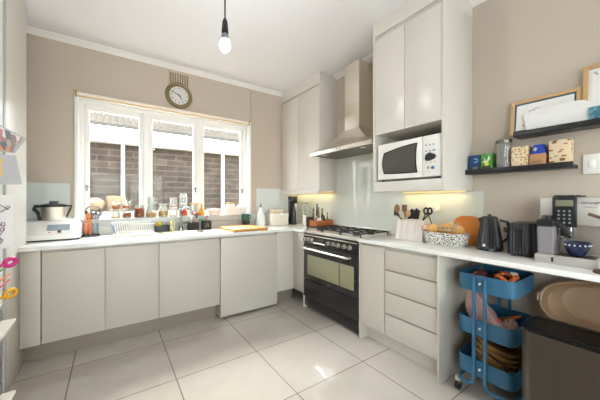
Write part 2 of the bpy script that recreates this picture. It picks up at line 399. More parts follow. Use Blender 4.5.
# ---------------------------------------------------------------- left tall units
t = thing('tall_cupboard', 'full height white larder cupboard between the fridge and the back worktop', 'cupboard', (-.9, 2.7, 0))
build('body', MB().box(XL+.005, -.58, 2.36, 3.03, 0, ZC-.002, .002), cab, t)
build('side_panel', MB().box(-.58, -.556, 2.36, 3.04, .0, ZC-.002, .002), cab, t)
t = thing('refrigerator', 'tall fridge freezer with steel freezer drawers and papers on its door', 'fridge', (-.8, 1.75, 0))
build('body', MB().box(XL+.005, -.53, 1.38, 2.11, .05, 2.40, .004), white, t)
build('door', MB().box(-.528, -.472, 1.385, 2.10, .70, 2.39, .012), white, t)
build('edge_strip', MB().box(-.53, -.468, 2.10, 2.135, .02, 2.60, .004), M('grey_edge', '#a9a9a8', .4, .3), t)
for z0, z1 in ((.31, .685), (.06, .30)):
    d_ = build('freezer_drawer', MB().box(-.528, -.475, 1.385, 2.10, z0, z1, .01), M('fridge_steel', '#8c8378', .4, .5, stretch=(1, 1, 20)), t)
    build('drawer_handle', MB().box(-.475, -.418, 1.42, 2.075, z1-.075, z1-.055, .004), M('pale_handle', '#d9d2c4', .35), d_)
build('base', MB().box(XL+.01, -.43, 1.4, 2.30, .0, .045, .004), cream, t)
build('top_box', MB().box(XL+.005, -.53, 1.38, 2.13, 2.41, ZC-.002), cab, t)

def paper_sheet(name, label, cat, mat, y0, y1, z0, z1, x0, x1, tilt=0., extra=None, bend=.02):
    def f(u, v):
        y = y0+(y1-y0)*u; x = x0+(x1-x0)*u*u+bend*math.sin(v*PI)*u*.3; z = z0+(z1-z0)*v+tilt*(u-.5)
        return (x, y, z)
    o = single(name, MB().sheet(f, 8, 6, .0012), mat, label, cat, 'papers on the fridge door')
    return o, f
photo = M('collage_print', '#8f8a90', .4); n, l, p = parts_of(photo)
v = n.new('ShaderNodeTexVoronoi'); v.inputs['Scale'].default_value = 28
tc = [x for x in n if x.type == 'TEX_COORD'][0]; l.new(tc.outputs['Object'], v.inputs['Vector'])
hs = n.new('ShaderNodeValToRGB'); hs.color_ramp.interpolation = 'CONSTANT'; cr = hs.color_ramp.elements
cr[0].color = lin('#3a3440'); cr[1].position = .86; cr[1].color = lin('#d8d2cc')
for q, cc in ((.18, '#7a5a48'), (.34, '#c9773a'), (.46, '#4f6f9a'), (.60, '#9a8f8c'), (.74, '#a84a3a')): e1 = cr.new(q); e1.color = lin(cc)
sp = n.new('ShaderNodeSeparateColor'); l.new(v.outputs['Color'], sp.inputs[0]); l.new(sp.outputs[0], hs.inputs['Fac']); l.new(hs.outputs['Color'], p.inputs['Base Color'])
t = thing('fridge_photo', 'tilted colour photo collage sticking out from the fridge door', 'photo', (-.43, 2.0, 1.5), 'papers on the fridge door')
def quad(a0, b0, a1, b1):
    a0, b0, a1, b1 = map(Vector, (a0, b0, a1, b1))
    return lambda u, v: tuple(a0.lerp(b0, u).lerp(a1.lerp(b1, u), v)-Vector((.018*u*(1-u), 0, 0)))
fp = quad((-.46, 1.72, 1.485), (-.41, 2.0, 1.505), (-.46, 1.72, 1.635), (-.383, 2.10, 1.605))
build('print', MB().sheet(fp, 8, 4, .0012), M('photo_paper', '#a9a7a8', .5), t)
build('picture', MB().sheet(lambda u, v: tuple(Vector(fp(.05+.86*u, .06+.86*v))+Vector((.0013, -.0006, 0))), 8, 4, .0006), photo, t)
t = thing('child_drawing', 'white drawing with a yellow figure on the fridge door below the photo', 'drawing', (-.43, 2.0, 1.35), 'papers on the fridge door')
fd = quad((-.452, 1.72, 1.331), (-.392, 2.055, 1.348), (-.452, 1.72, 1.468), (-.402, 1.985, 1.496))
build('sheet', MB().sheet(fd, 8, 6, .0012), M('drawing_paper', '#bdbdc1', .8, var=.03), t)
y = MB()
for cu, cv, ru, rv in ((.42, .78, .13, .14), (.42, .56, .09, .15), (.36, .38, .035, .09), (.47, .38, .035, .09)):
    ring = [Vector(fd(cu+ru*math.cos(2*PI*k/20), cv+rv*math.sin(2*PI*k/20)))+Vector((.0016, -.0008, 0)) for k in range(20)]
    y.loft([ring, [q+Vector((.0006, -.0003, 0)) for q in ring]])
build('yellow_figure', y, M('yellow_crayon', '#e3c43c', .8), t)
t = thing('child_drawing', 'narrow paper with purple scribbles hanging low on the fridge door', 'drawing', (-.45, 1.8, 1.0), 'papers on the fridge door')
def fe(u, v): return (-.463+.035*u*u, 1.72+.36*u, 1.02+.27*v)
build('sheet', MB().sheet(fe, 6, 6, .0012), paper, t)
y = MB(); random.seed(3); pts = []
for k in range(9):
    cu, cv = random.uniform(.3, .92), .06+.1*k
    pts += [Vector(fe(min(1, cu+.06*math.cos(q)), min(1, max(0, cv+.035*math.sin(q)))))+Vector((.002, 0, 0)) for q in (0, 1, 2, 3, 4, 5)]
y.tube(pts, .0016, 5)
build('purple_scribble', y, M('purple_crayon', '#7b4f80', .8), t)
def opener(label, mat, y, z, dy, dz):
    t = thing('magnet_opener', label, 'magnet', (-.45, y, z), 'magnets on the fridge door')
    m = MB(); ring = []
    m.tube([(-.425+.014*math.cos(a), y+dy+.028*math.cos(a), z+dz+.018*math.sin(a)) for a in [2*PI*k/20 for k in range(20)]], .0105, 8, True)
    m.tube([(-.461, y-.09, z-.012), (-.452, y-.05, z-.006), (-.440, y+dy-.025, z+dz-.004)], .008)
    build('ring', m, mat, t)
    build('magnet', MB().cyl((-.4715, y-.085, z-.012), (-.460, y-.085, z-.012), .013), black, t)
opener('pink ring magnet sticking out of the fridge door', M('pink_plastic', '#c8287c', .35), 2.0, .945, .0, 0)
opener('yellow ring magnet on the fridge door under the pink one', M('yellow_plastic', '#d9a520', .35), 2.0, .785, .0, 0)
for (lab, c, z) in (('green strip magnet above the orange strip on the fridge', '#4f9a4a', .905), ('orange strip magnet between green and red strips on fridge', '#e07b2a', .855), ('red strip magnet lowest of the strips on the fridge', '#c23a2a', .825)):
    single('strip_magnet', MB().tube([(-.463, 1.76, z-.02), (-.458, 1.92, z), (-.446, 2.075, z+.015)], .005, 6), M('strip_'+c, c, .5), lab, 'magnet', 'strip magnets on the fridge')

# ---------------------------------------------------------------- base units, back run
def base_unit(label, x0, x1, top=None):
    t = thing('base_cabinet', label, 'cabinet', ((x0+x1)/2, 3.1, .15), 'base cabinets along the back wall')
    build('carcass', MB().box(x0, x1, YF+.022, YB-.004, .165, top or WB-.002), cab_in, t, smooth=False)
    if top: build('front_rail', MB().box(x0, x1, YF+.022, YF+.04, top, WB-.002), cab_in, t, smooth=False)
    build('door', MB().box(x0+.0025, x1-.0025, YF, YF+.02, .168, .862, .003), cabb, t)
    return t
t = base_unit('white base cabinet with a plain door, next to the larder', -.436, -.041)
build('filler_panel', MB().box(-.554, -.439, YF+.002, YF+.02, .165, WB-.001, .002), cabb, t)
base_unit('white base cabinet with a plain door under the dish rack', -.041, .366)
base_unit('white base cabinet with a plain door under the sink', .366, .939, .70)
t = thing('dishwasher', 'integrated dishwasher behind a long white panel reaching nearly to the floor', 'dishwasher', (1.28, 3.1, 0))
build('body', MB().box(.945, 1.62, YF+.022, YB-.004, .02, WB-.002), cab_in, t, smooth=False)
build('front_panel', MB().box(.942, 1.622, YF-.012, YF+.02, .035, .862, .003), cabb, t)
t = thing('base_cabinet', 'white corner base cabinet between dishwasher and cooker', 'cabinet', (2, 3.1, .15), 'base cabinets along the back wall')
build('carcass', MB().prism([(1.627, YF+.022), (XF+.022, YF+.022), (XF+.022, 2.625), (XR-.005, 2.625), (XR-.005, YB-.004), (1.627, YB-.004)], 'z', .165, WB-.002), cab_in, t, smooth=False)
build('corner_panel', MB().box(1.627, XF-.002, YF, YF+.02, .168, .875, .002), cabb, t)
build('side_front', MB().box(XF, XF+.02, 2.625, YF+.02, .168, .875, .002), cabb, t)
build('end_panel', MB().box(XF-.0, XR-.005, 2.606, 2.624, 0, WB-.002, .002), cabb, t)
single('plinth', MB().box(-.5555, .942, 2.955, 2.973, .0, .163), plinthm, 'long brushed brown plinth under the back wall cabinets', 'plinth', smooth=False)
single('plinth', MB().box(1.627, 1.93, 2.955, 2.973, .0, .163), plinthm, 'short dark plinth in the corner between dishwasher and cooker', 'plinth', smooth=False)
# ---------------------------------------------------------------- base units, right run
t = thing('base_cabinet', 'narrow white cabinet with one tall door beside the cooker', 'cabinet', (2.1, 1.59, .15))
build('carcass', MB().box(XF+.022, XR-.004, 1.457, 1.716, .145, WB-.002), cab_in, t, smooth=False)
build('door', MB().box(XF, XF+.02, 1.460, 1.714, .148, .866, .003), cabb, t)
build('end_panel', MB().box(XF-.003, XR-.004, 1.718, 1.736, 0, WB-.002, .002), cabb, t)
t = thing('drawer_cabinet', 'white base unit with four drawers at the end of the worktop run', 'cabinet', (2.1, 1.23, .15))
build('carcass', MB().box(XF+.022, XR-.004, 1.004, 1.455, .145, WB-.002), cab_in, t, smooth=False)
zs = [.148, .332, .511, .693, .866]
for i in range(4):
    build('drawer', MB().box(XF, XF+.02, 1.006, 1.453, zs[i], zs[i+1]-.014, .003), cabb, t)
build('end_panel', MB().box(XF-.02, XR-.004, YC, 1.002, 0, WB-.001, .002), cabb, t)
gap_strips = MB()
for i in range(3): gap_strips.box(XF+.006, XF+.021, 1.006, 1.453, zs[i+1]-.013, zs[i+1]-.001)
build('rail_strip', gap_strips, M('drawer_gap', '#8f8676', .4), t, smooth=False)  # shadow lines between the drawers, painted as dark beige strips
single('plinth', MB().box(1.955, 1.973, 1.003, 1.717, 0, .143), cab_in, 'off-white plinth below the four drawer unit', 'plinth', smooth=False)
# ---------------------------------------------------------------- worktops
wt = MB(); e = .0
SX0, SX1, SY0, SY1 = .40, .86, 2.985, 3.29
wt.box(-.5555, SX0, 2.80, YB-.001, WB, WT); wt.box(SX1, XR-.001, 2.80, YB-.001, WB, WT); wt.box(SX0, SX1, 2.80, SY0, WB, WT); wt.box(SX0, SX1, SY1, YB-.001, WB, WT)
wt.box(1.845, XR-.001, 2.606, 2.80, WB, WT); wt.box(XL+.001, -.5555, 3.042, YB-.001, WB, WT)
single('worktop', wt, stone, 'long white quartz worktop running under the window around the sink', 'worktop', smooth=False)
single('worktop', MB().box(1.842, XR-.001, -.62, 1.736, WB, WT, .002), stone, 'white quartz worktop carrying the kettle, toaster and coffee machine', 'worktop')
single('end_panel', MB().box(1.86, XR-.001, -.62, -.60, 0, WB-.001), cab, 'white end panel holding up the far end of the appliance worktop', 'panel', smooth=False)
# sink
t = thing('kitchen_sink', 'stainless steel sink sunk into the worktop below the window', 'sink', (.63, 3.14, .72))
s_ = MB()
s_.loft([rrect(.63, (SY0+SY1)/2, .232, .155, .05, WT+.001), rrect(.63, (SY0+SY1)/2, .215, .140, .05, WT+.001), rrect(.63, (SY0+SY1)/2, .208, .134, .05, WT-.15), rrect(.63, (SY0+SY1)/2, .19, .12, .05, WT-.165), rrect(.63, (SY0+SY1)/2, .03, .03, .03, WT-.168)], False, True)
build('basin', s_, steel, t)
build('drain', MB().cyl((.63, 3.137, WT-.169), (.63, 3.137, WT-.163), .035, n=20), chrome, t)
t = thing('mixer_tap', 'tall chrome swan neck tap behind the sink', 'tap', (.66, 3.335, WT))
build('neck', MB().tube([(.66, 3.335, WT), (.66, 3.335, 1.10)]+[(q[0], 3.335-.02*k/12, q[2]) for k, q in enumerate(arc((.715, 3.335, 1.13), .055, PI, .1, 12))]+[(.772, 3.31, 1.09)], .0105, 12), chrome, t)
build('base', MB().lathe([(.024, WT), (.024, WT+.012), (.018, WT+.05), (.013, WT+.07)], .66, 3.335), chrome, t)
build('lever', MB().tube([(.67, 3.33, WT+.045), (.70, 3.31, WT+.06), (.725, 3.30, WT+.085)], .005), chrome, t)

# ---------------------------------------------------------------- splashbacks
single('splashback', MB().box(XL+.001, WX0-.042, YB-.008, YB-.001, WT, 1.425), glassback, 'pale blue glass splashback behind the cooking robot', 'splashback', smooth=False)
single('splashback', MB().box(WX0-.0415, WX1+.0915, YB-.008, YB-.001, WT, 1.002), M('sill_tile', '#c9c3b8', .25, var=.03), 'low cream tiled upstand under the window sill', 'splashback', smooth=False)
single('splashback', MB().box(WX1+.0925, XR-.009, YB-.008, YB-.001, WT, 1.425), glassback, 'pale blue glass splashback panel beside the window above the bread bin', 'splashback', smooth=False)
m = MB(); m.box(XR-.008, XR-.001, 1.625, YB-.009, WT, 1.345); m.box(XR-.008, XR-.001, 1.625, 2.555, 1.345, 1.83)
glassr = M('green_grey_glass_splashback', '#d0d3ca', .015, var=.015, scale=2, spec=.9)
single('splashback', m, glassr, 'tall pale glass splashback behind the cooker below the hood', 'splashback', smooth=False)
single('splashback', MB().box(XR-.008, XR-.001, .906, 1.622, WT, 1.333), glassr, 'pale glass splashback under the microwave cabinet', 'splashback', smooth=False)

# ---------------------------------------------------------------- wall units
t = wall_cab = thing('wall_cabinet', 'white two door wall cabinet in the corner beside the hood', 'cabinet', (2.2, 3, 1.34))
build('carcass', MB().box(2.082, XR-.002, 2.563, YB-.009, 1.372, 2.68), cab_in, t, smooth=False)
build('side_panel', MB().box(2.06, XR-.002, 2.555, 2.563, 1.372, 2.70, .001), cab, t)
for a, b in ((2.566, 3.012), (3.016, YB-.012)): build('door', MB().box(2.06, 2.08, a, b, 1.415, 2.655, .003), cab, t)
pr = [(2.03, 1.345), (2.03, 1.36), (2.045, 1.375), (2.052, 1.40), (2.06, 1.412), (2.085, 1.412), (2.085, 1.345)]
build('light_rail', MB().prism(pr, 'y', 2.555, YB-.009), cab, t)
build('bulkhead', MB().box(2.068, XR-.002, 2.563, YB-.002, 2.68, ZC-.001), cab, t, smooth=False)
XM = 1.91; Y0, Y1 = YC, 1.613
t = mw_cab = thing('microwave_cabinet', 'tall white wall cabinet with two doors and an open microwave niche', 'cabinet', (2.1, 1.3, 1.335))
m = MB(); m.box(XM+.02, XR-.002, Y0+.018, Y1-.018, 1.835, 2.70)
build('carcass', m, cab_in, t, smooth=False)
for a, b in ((Y0, Y0+.018), (Y1-.018, Y1)): build('side_panel', MB().box(XM, XR-.002, a, b, 1.335, 2.70, .001), cab, t)
for a, b in ((Y0+.02, 1.296), (1.299, Y1-.02)): build('door', MB().box(XM, XM+.019, a, b, 1.832, 2.66, .003), cab, t)
build('niche_shelf', MB().box(XM, XR-.002, Y0+.018, Y1-.018, 1.337, 1.42, .002), cab, t)
build('niche_back', MB().box(XR-.02, XR-.002, Y0+.018, Y1-.018, 1.42, 1.835), cab_in, t, smooth=False)
build('bulkhead', MB().box(XM+.003, XR-.002, Y0, Y1, 2.70, ZC-.001), cab, t, smooth=False)

# microwave
mx0, my0, my1, mz0, mz1 = 1.925, 1.012, 1.575, 1.438, 1.745
t = thing('microwave', 'white microwave oven with dark oval-sided window in the cabinet niche', 'microwave', (2.1, 1.29, 1.42))
build('casing', MB().box(mx0+.02, 2.31, my0, my1, mz0, mz1, .006), white, t)
fm = MB(); fm.box(mx0, mx0+.024, 1.158, my1, mz0, mz1, .009, 3); d_ = build('door', fm, white, t)
def curved(y0, y1, z0, z1, bul, n=10):
    P = []
    for i in range(n+1): u = i/n; P.append((y1-(y1-y0)*u, z1-.028*(1-math.sin(PI*u/2))*1.4))
    for i in range(n+1): u = i/n; P.append((y0-bul*0+.012*math.sin(PI*u), z1-(z1-z0)*u))
    for i in range(n+1): u = i/n; P.append((y0+(y1-y0)*u, z0+.02*(1-math.cos(PI/2*u))*0+.012*(u**2)))
    for i in range(n+1): u = i/n; P.append((y1+.02*math.sin(PI*u), z0+.012+(z1-.04-z0-.012)*u))
    return P
build('door_rim', MB().prism(curved(1.195, 1.505, 1.475, 1.705, .02), 'x', mx0-.003, mx0+.01), black, d_)
build('door_window', MB().prism(curved(1.205, 1.495, 1.484, 1.696, .02), 'x', mx0-.005, mx0+.01), M('microwave_mesh', '#4e4a46', .3, var=.1, scale=200), d_)
cpn = build('control_panel', MB().box(mx0, mx0+.024, my0, 1.155, mz0, mz1, .009, 3), white, t)
m = MB(); m.prism([(1.135, 1.575), (1.128, 1.602), (1.10, 1.616), (1.06, 1.60), (1.048, 1.583), (1.06, 1.566), (1.10, 1.553), (1.128, 1.556)], 'x', mx0-.005, mx0+.005)
build('display', m, black, cpn)
for i in range(3):
    for j in range(2): build('button', MB().cyl((mx0-.003, 1.125-i*.028, 1.672-j*.045+.0), (mx0+.004, 1.125-i*.028, 1.672-j*.045), .006, n=10), M('grey_button', '#8f959b', .5), cpn)
build('button', MB().cyl((mx0-.004, 1.075, 1.502), (mx0+.004, 1.075, 1.502), .0125, n=16), M('blue_button', '#2e6fb5', .4), cpn)
build('button', MB().cyl((mx0-.004, 1.11, 1.504), (mx0+.004, 1.11, 1.504), .010, n=16), M('green_button', '#a6b84a', .4), cpn)
build('button', MB().box(mx0-.003, mx0+.004, 1.053, 1.072, 1.628, 1.634), M('blue_button'), cpn)
for i in range(3): build('button', MB().box(mx0-.003, mx0+.004, 1.115-i*.03, 1.125-i*.03, 1.540, 1.546), M('green_button'), cpn)
for a in (1.05, 1.54):
    for b in (1.96, 2.28): build('foot', MB().cyl((b, a, 1.4205), (b, a, 1.44), .014, n=12), black, t)

# cooker hood
t = thing('cooker_hood', 'brushed steel chimney cooker hood above the black range cooker', 'hood', (2.15, 2.09, 1.78))
hx0, hy0, hy1, hz = 1.915, 1.632, 2.545, 1.775
cx0, cy0, cy1 = 2.10, 1.955, 2.165
m = MB()
R0 = [(hx0, hy0, hz), (hx0, hy1, hz), (XR-.009, hy1, hz), (XR-.009, hy0, hz)]
R1 = [(x, y, z+.035) for x, y, z in R0]
R2 = [(cx0, cy0, 2.02), (cx0, cy1, 2.02), (XR-.009, cy1, 2.02), (XR-.009, cy0, 2.02)]
rings = [R1]
for k in (.25, .5, .75):
    q = k**.8; rings.append([tuple(Vector(a).lerp(Vector(b), q)+Vector((0, 0, -.03*math.sin(PI*k)))) for a, b in zip(R1, R2)])
rings.append(R2)
m.loft(rings); build('canopy', m, steel, t, ang=50)
build('canopy_rim', MB().loft([R0, R1]), steel, t, smooth=False)
build('underside_filter', MB().box(hx0+.03, XR-.03, hy0+.03, hy1-.03, hz-.004, hz+.002), steeld, t, smooth=False)
for a in (1.80, 2.37): build('hood_lamp', MB().cyl((1.99, a, hz-.007), (1.99, a, hz-.003), .03, n=20), white, t)
build('chimney', MB().box(cx0, XR-.009, cy0, cy1, 2.02, 2.722, .002), steel, t)
for k in range(3): build('control_button', MB().cyl((hx0-.004, 2.05+k*.04, hz+.018), (hx0+.002, 2.05+k*.04, hz+.018), .007, n=12), steeld, t)

# ---------------------------------------------------------------- range cooker
t = thing('range_cooker', 'wide black range cooker with gas hob between the white units', 'cooker', (2.1, 2.17, 0))
oy0, oy1, ox = 1.742, 2.602, XF
build('body', MB().box(ox+.02, XR-.012, oy0, oy1, .07, .885, .003), ovenblk, t)
build('hob_plate', MB().box(ox-.006, XR-.012, oy0, oy1, .886, .912, .004), M('hob_steel', '#dcd6cc', .3, .55, var=.03), t)
build('rear_upstand', MB().box(XR-.035, XR-.0125, oy0, oy1, .912, .962, .003), M('hob_steel'), t)
cp_ = build('control_panel', MB().box(ox-.004, ox+.019, oy0, oy1, .765, .884, .004), ovenblk, t)
build('panel_strip', MB().box(ox-.012, ox-.003, oy0+.01, oy1-.01, .858, .866, .002), steel, cp_)
for ky in (2.555, 2.500, 2.440, 2.155, 2.080, 2.005, 1.92, 1.845):
    k_ = build('knob', MB().cyl((ox-.034, ky, .812), (ox-.004, ky, .812), .019, .022, n=20), M('knob_steel', '#cfc6b8', .3, .6), cp_)
    build('knob_cap', MB().box(ox-.040, ox-.033, ky-.005, ky+.005, .794, .830, .002), ovenblk, k_)
build('clock_display', MB().box(ox-.008, ox-.003, 2.22, 2.37, .80, .835, .002), M('display_glass', '#3c3b38', .1), cp_)
build('towel_rail', MB().cyl((ox-.02, 2.20, .79), (ox-.02, 2.40, .79), .006), steel, cp_)
dr = build('oven_door', MB().box(ox-.006, ox+.019, oy0+.004, oy1-.004, .352, .758, .004), ovenblk, t)
ovg = M('oven_window_glass', '#8a8668', .06, var=.08, scale=3, coat=1.)
build('door_window', MB().box(ox-.010, ox-.005, 1.795, 2.525, .415, .640, .003), ovg, dr)
build('door_window_divider', MB().box(ox-.012, ox-.009, 1.985, 1.992, .415, .640), ovenblk, dr)
build('door_handle', MB().tube([(ox-.008, 2.56, .715), (ox-.05, 2.56, .715), (ox-.052, 2.53, .715), (ox-.052, 1.86, .715), (ox-.05, 1.84, .715), (ox-.008, 1.84, .715)], .011, 10), steel, dr)
db = build('storage_drawer', MB().box(ox-.006, ox+.019, oy0+.004, oy1-.004, .15, .344, .004), ovenblk, t)
bdg = MB(); bdg.lathe([(0, 0), (.022, 0), (.018, .004), (0, .005)], 0, 0, 20)
bmesh.ops.transform(bdg.bm, matrix=Matrix.Translation((ox-.006, 2.16, .375)) @ Matrix.Rotation(-PI/2, 4, 'Y') @ Matrix.Diagonal((.4, 1, 1, 1)), verts=bdg.bm.verts[:])
build('badge', bdg, chrome, dr)
build('toe_panel', MB().box(ox+.012, ox+.03, oy0, oy1, .035, .148, .002), ovenblk, t)
for a in (oy0+.03, oy1-.03):
    for b in (ox+.06, XR-.06): build('foot', MB().cyl((b, a, 0), (b, a, .075), .02, n=14), black, t)
burn = [(2.20, 2.46), (2.00, 2.46), (2.10, 2.17), (2.20, 1.89), (2.00, 1.89)]
for i, (bx, by) in enumerate(burn):
    r = .06 if i == 2 else .042
    b_ = build('burner', MB().lathe([(r, .912), (r, .922), (r*.8, .930), (0, .930)], bx, by, 24), steeld, t)
    build('burner_cap', MB().lathe([(r*.72, .930), (r*.72, .937), (0, .939)], bx, by, 24), iron, b_)
for (g0, g1) in ((2.325, 2.59), (2.035, 2.305), (1.755, 2.015)):
    g = MB(); z = .945; a, b = 1.905, 2.30
    g.tube([(a, g0, z), (b, g0, z), (b, g1, z), (a, g1, z)], .006, 6, True)
    my = (g0+g1)/2; g.tube([(a, my, z), (b, my, z)], .005, 6)
    for q in (.25, .5, .75): x = a+(b-a)*q; g.tube([(x, g0, z), (x, g1, z)], .005, 6)
    for x in (a, b):
        for y in (g0, g1): g.tube([(x, y, .911), (x, y, z)], .006, 6)
    build('pan_support', g, iron, t)

# ---------------------------------------------------------------- things on the back worktop
t = thing('thermal_cooker', 'white cooking robot with steel jug and touch screen beside the larder', 'food processor', (-.38, 3.27, WT))
P = [(3.10, WT+.012), (3.10, WT+.05), (3.19, WT+.135), (3.22, WT+.165), (3.40, WT+.175), (3.42, WT+.16), (3.42, WT+.012)]
bd = MB()
def tm_ring(x, sc):
    return [(x, 3.27+(p[0]-3.27)*sc, WT+.012+(p[1]-WT-.012)*sc) for p in P]
bd.loft([tm_ring(-.615, .90), tm_ring(-.605, .985), tm_ring(-.58, 1), tm_ring(-.32, 1), tm_ring(-.26, .93), tm_ring(-.232, .74), tm_ring(-.224, .5)])
build('body', bd, white, t, ang=28)
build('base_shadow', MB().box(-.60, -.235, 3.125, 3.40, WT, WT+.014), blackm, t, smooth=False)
nrm = Vector((0, -.085, .09)).normalized(); up = Vector((0, .09, .085)).normalized()
def on_slope(x, k, h=.002):
    p = Vector((x, 3.10, WT+.05))+up*k*(.124); return p+Vector((0, -nrm.y*-1, nrm.z))*h
def slab(x0, x1, k0, k1, h0, h1):
    m = MB(); m.loft([[on_slope(x0, k0, h), on_slope(x1, k0, h), on_slope(x1, k1, h), on_slope(x0, k1, h)] for h in (h0, h1)]); return m
fr = build('screen_frame', slab(-.465, -.285, .10, .98, .0, .006), white, t, smooth=False)
build('screen', slab(-.45, -.30, .38, .92, .006, .009), M('touch_screen', '#9aa2aa', .15), fr, smooth=False)
kp = on_slope(-.365, .22, .005); build('dial', MB().cyl(kp, kp+Vector((0, nrm.y, nrm.z))*.014, .013, n=20), chrome, t)
kp = on_slope(-.43, .22, .005); build('power_light', MB().cyl(kp, kp+Vector((0, nrm.y, nrm.z))*.003, .006, n=10), M('red_light', '#d8403a', .4), t)
jx, jy, jz = -.425, 3.30, WT+.165
jug = build('jug', MB().lathe([(.072, jz), (.078, jz+.01), (.088, jz+.125), (.09, jz+.13)], jx, jy, 32), steel, t)
build('jug_collar', MB().lathe([(.088, jz+.122), (.096, jz+.124), (.097, jz+.14), (.06, jz+.152), (.0, jz+.154)], jx, jy, 32), black, jug)
build('measuring_cup', MB().lathe([(.032, jz+.152), (.03, jz+.175), (.0, jz+.178)], jx, jy, 24), M('smoky_plastic', '#4a4c50', .2), jug)
build('jug_handle', MB().tube([(jx-.085, jy, jz+.13), (jx-.125, jy, jz+.128), (jx-.13, jy-.01, jz+.105), (jx-.105, jy, jz+.07), (jx-.095, jy, jz+.012), (jx-.075, jy, jz+.008)], [.012, .014, .015, .014, .013, .01], 10), black, jug)
build('locking_arm', MB().tube([(jx+.08, jy, jz+.135), (jx+.125, jy-.01, jz+.13), (jx+.115, jy, jz+.105), (jx+.09, jy, jz+.03)], .008, 8), black, jug)

t = thing('tray', 'small black tray under the bottles beside the cooking robot', 'tray', (-.16, 3.31, WT))
build('tray_base', open_tray(MB(), -.165, 3.32, .075, .055, .02, WT, WT+.018), black, t)
def simple_bottle(label, x, y, z, r, h, body, cap, liquid=None, group=None, capr=None, name='bottle', neck=.34, n=24):
    t = thing(name, label, 'bottle', (x, y, z), group)
    capr = capr or r*.42; hs_ = h*(1-neck)
    prof = [(r*.9, z), (r, z+.006), (r, z+hs_*.8), (r*.9, z+hs_*.92), (capr*1.02, z+h*.86), (capr*.9, z+h*.88), (capr*.9, z+h*.95), (0, z+h*.95)]
    build('bottle_body', MB().lathe(prof, x, y, n), body, t)
    if liquid: build('liquid', MB().lathe([(r*.85, z+.003), (r*.94, z+.008), (r*.94, z+hs_*.72), (0, z+hs_*.73)], x, y, n), liquid, t)
    build('cap', MB().lathe([(capr, z+h*.885), (capr*1.05, z+h*.90), (capr*1.05, z+h*.99), (0, z+h)], x, y, n), cap, t)
    return t
pinkliq = M('pink_orange_soap', '#d98a68', .35)
simple_bottle('orange pink bottle with a black cap next to the cooking robot', -.195, 3.335, WT+.0185, .024, .225, clear('soft_plastic', '#fff4ee', .08, .25, '#e8b090'), black, pinkliq)
simple_bottle('clear pale blue bottle with a black cap beside the orange brush', -.125, 3.325, WT+.0185, .027, .215, clear('clear_plastic_bottle', '#f2f6f8', .10, .12), black, clear('pale_blue_liquid', '#cfe4ee', .05, .15, '#bcd8e6'))
t = thing('dish_brush', 'bright orange dish brush standing between two bottles', 'brush', (-.165, 3.285, WT+.02))
build('handle', MB().tube([(-.163, 3.288, WT+.019), (-.165, 3.287, WT+.10), (-.170, 3.286, WT+.17)], [.008, .007, .008], 8), orange, t)
build('brush_head', MB().ball((-.172, 3.286, WT+.195), (.014, .012, .03)), orange, t)

t = thing('dish_rack', 'white wire dish rack with a drip tray left of the sink', 'dish rack', (.19, 3.2, WT))
rx0, rx1, ry0, ry1 = .03, .355, 3.04, 3.33
build('drip_tray', open_tray(MB(), (rx0+rx1)/2, (ry0+ry1)/2-.0, (rx1-rx0)/2+.01, (ry1-ry0)/2+.012, .03, WT, WT+.022), cream, t)
r = MB(); zt = WT+.125
r.tube([(rx0-.02, ry0+.02, zt), (rx1+.0, ry0+.02, zt-.01), (rx1, ry1, zt-.01), (rx0-.02, ry1, zt)], .0035, 6, True)
r.tube([(rx0+.02, ry0+.03, WT+.03), (rx1-.01, ry0+.03, WT+.03), (rx1-.01, ry1-.01, WT+.03), (rx0+.02, ry1-.01, WT+.03)], .003, 6, True)
build('wire_rim', r, white, t)
for k in range(17):
    x = rx0+.012+k*(rx1-rx0-.02)/16
    build('wire', MB().tube([(x-.018, ry0+.02, zt-.004), (x, ry0+.03, WT+.032), (x, ry1-.01, WT+.032), (x-.01, ry1, zt-.006)], .0022, 5), white, t)
build('blue_end', MB().tube([(rx0-.026, ry0+.018, zt), (rx0+.005, ry0+.025, WT+.04)], .0045, 8), M('blue_plastic', '#4d8fd0', .4), t)

t = thing('sponge_caddy', 'black sponge caddy between the dish rack and the sink', 'caddy', (.455, 3.36, WT))
build('box', open_tray(MB(), .465, 3.34, .072, .035, .01, WT, WT+.068, .004), black, t)
single('dish_sponge', MB().box(.415, .458, 3.328, 3.353, WT+.01, WT+.105, .008), M('yellow_sponge', '#e2b21f', .9, bump=.5, bscale=200), 'yellow sponge standing in the black caddy', 'sponge')
t = thing('soap_bottle', 'clear soap bottle with a yellow and green pattern left of the tap', 'bottle', (.565, 3.37, WT))
build('bottle_body', MB().lathe([(.027, WT), (.03, WT+.006), (.03, WT+.09), (.018, WT+.11), (.013, WT+.115), (0, WT+.116)], .562, 3.335), spots('soap_pattern', '#dcd6b0', '#8a8f3c', 60, .45), t)
build('cap', MB().lathe([(.014, WT+.114), (.014, WT+.128), (0, WT+.13)], .562, 3.335), M('lime_cap', '#c9c86a', .4), t)

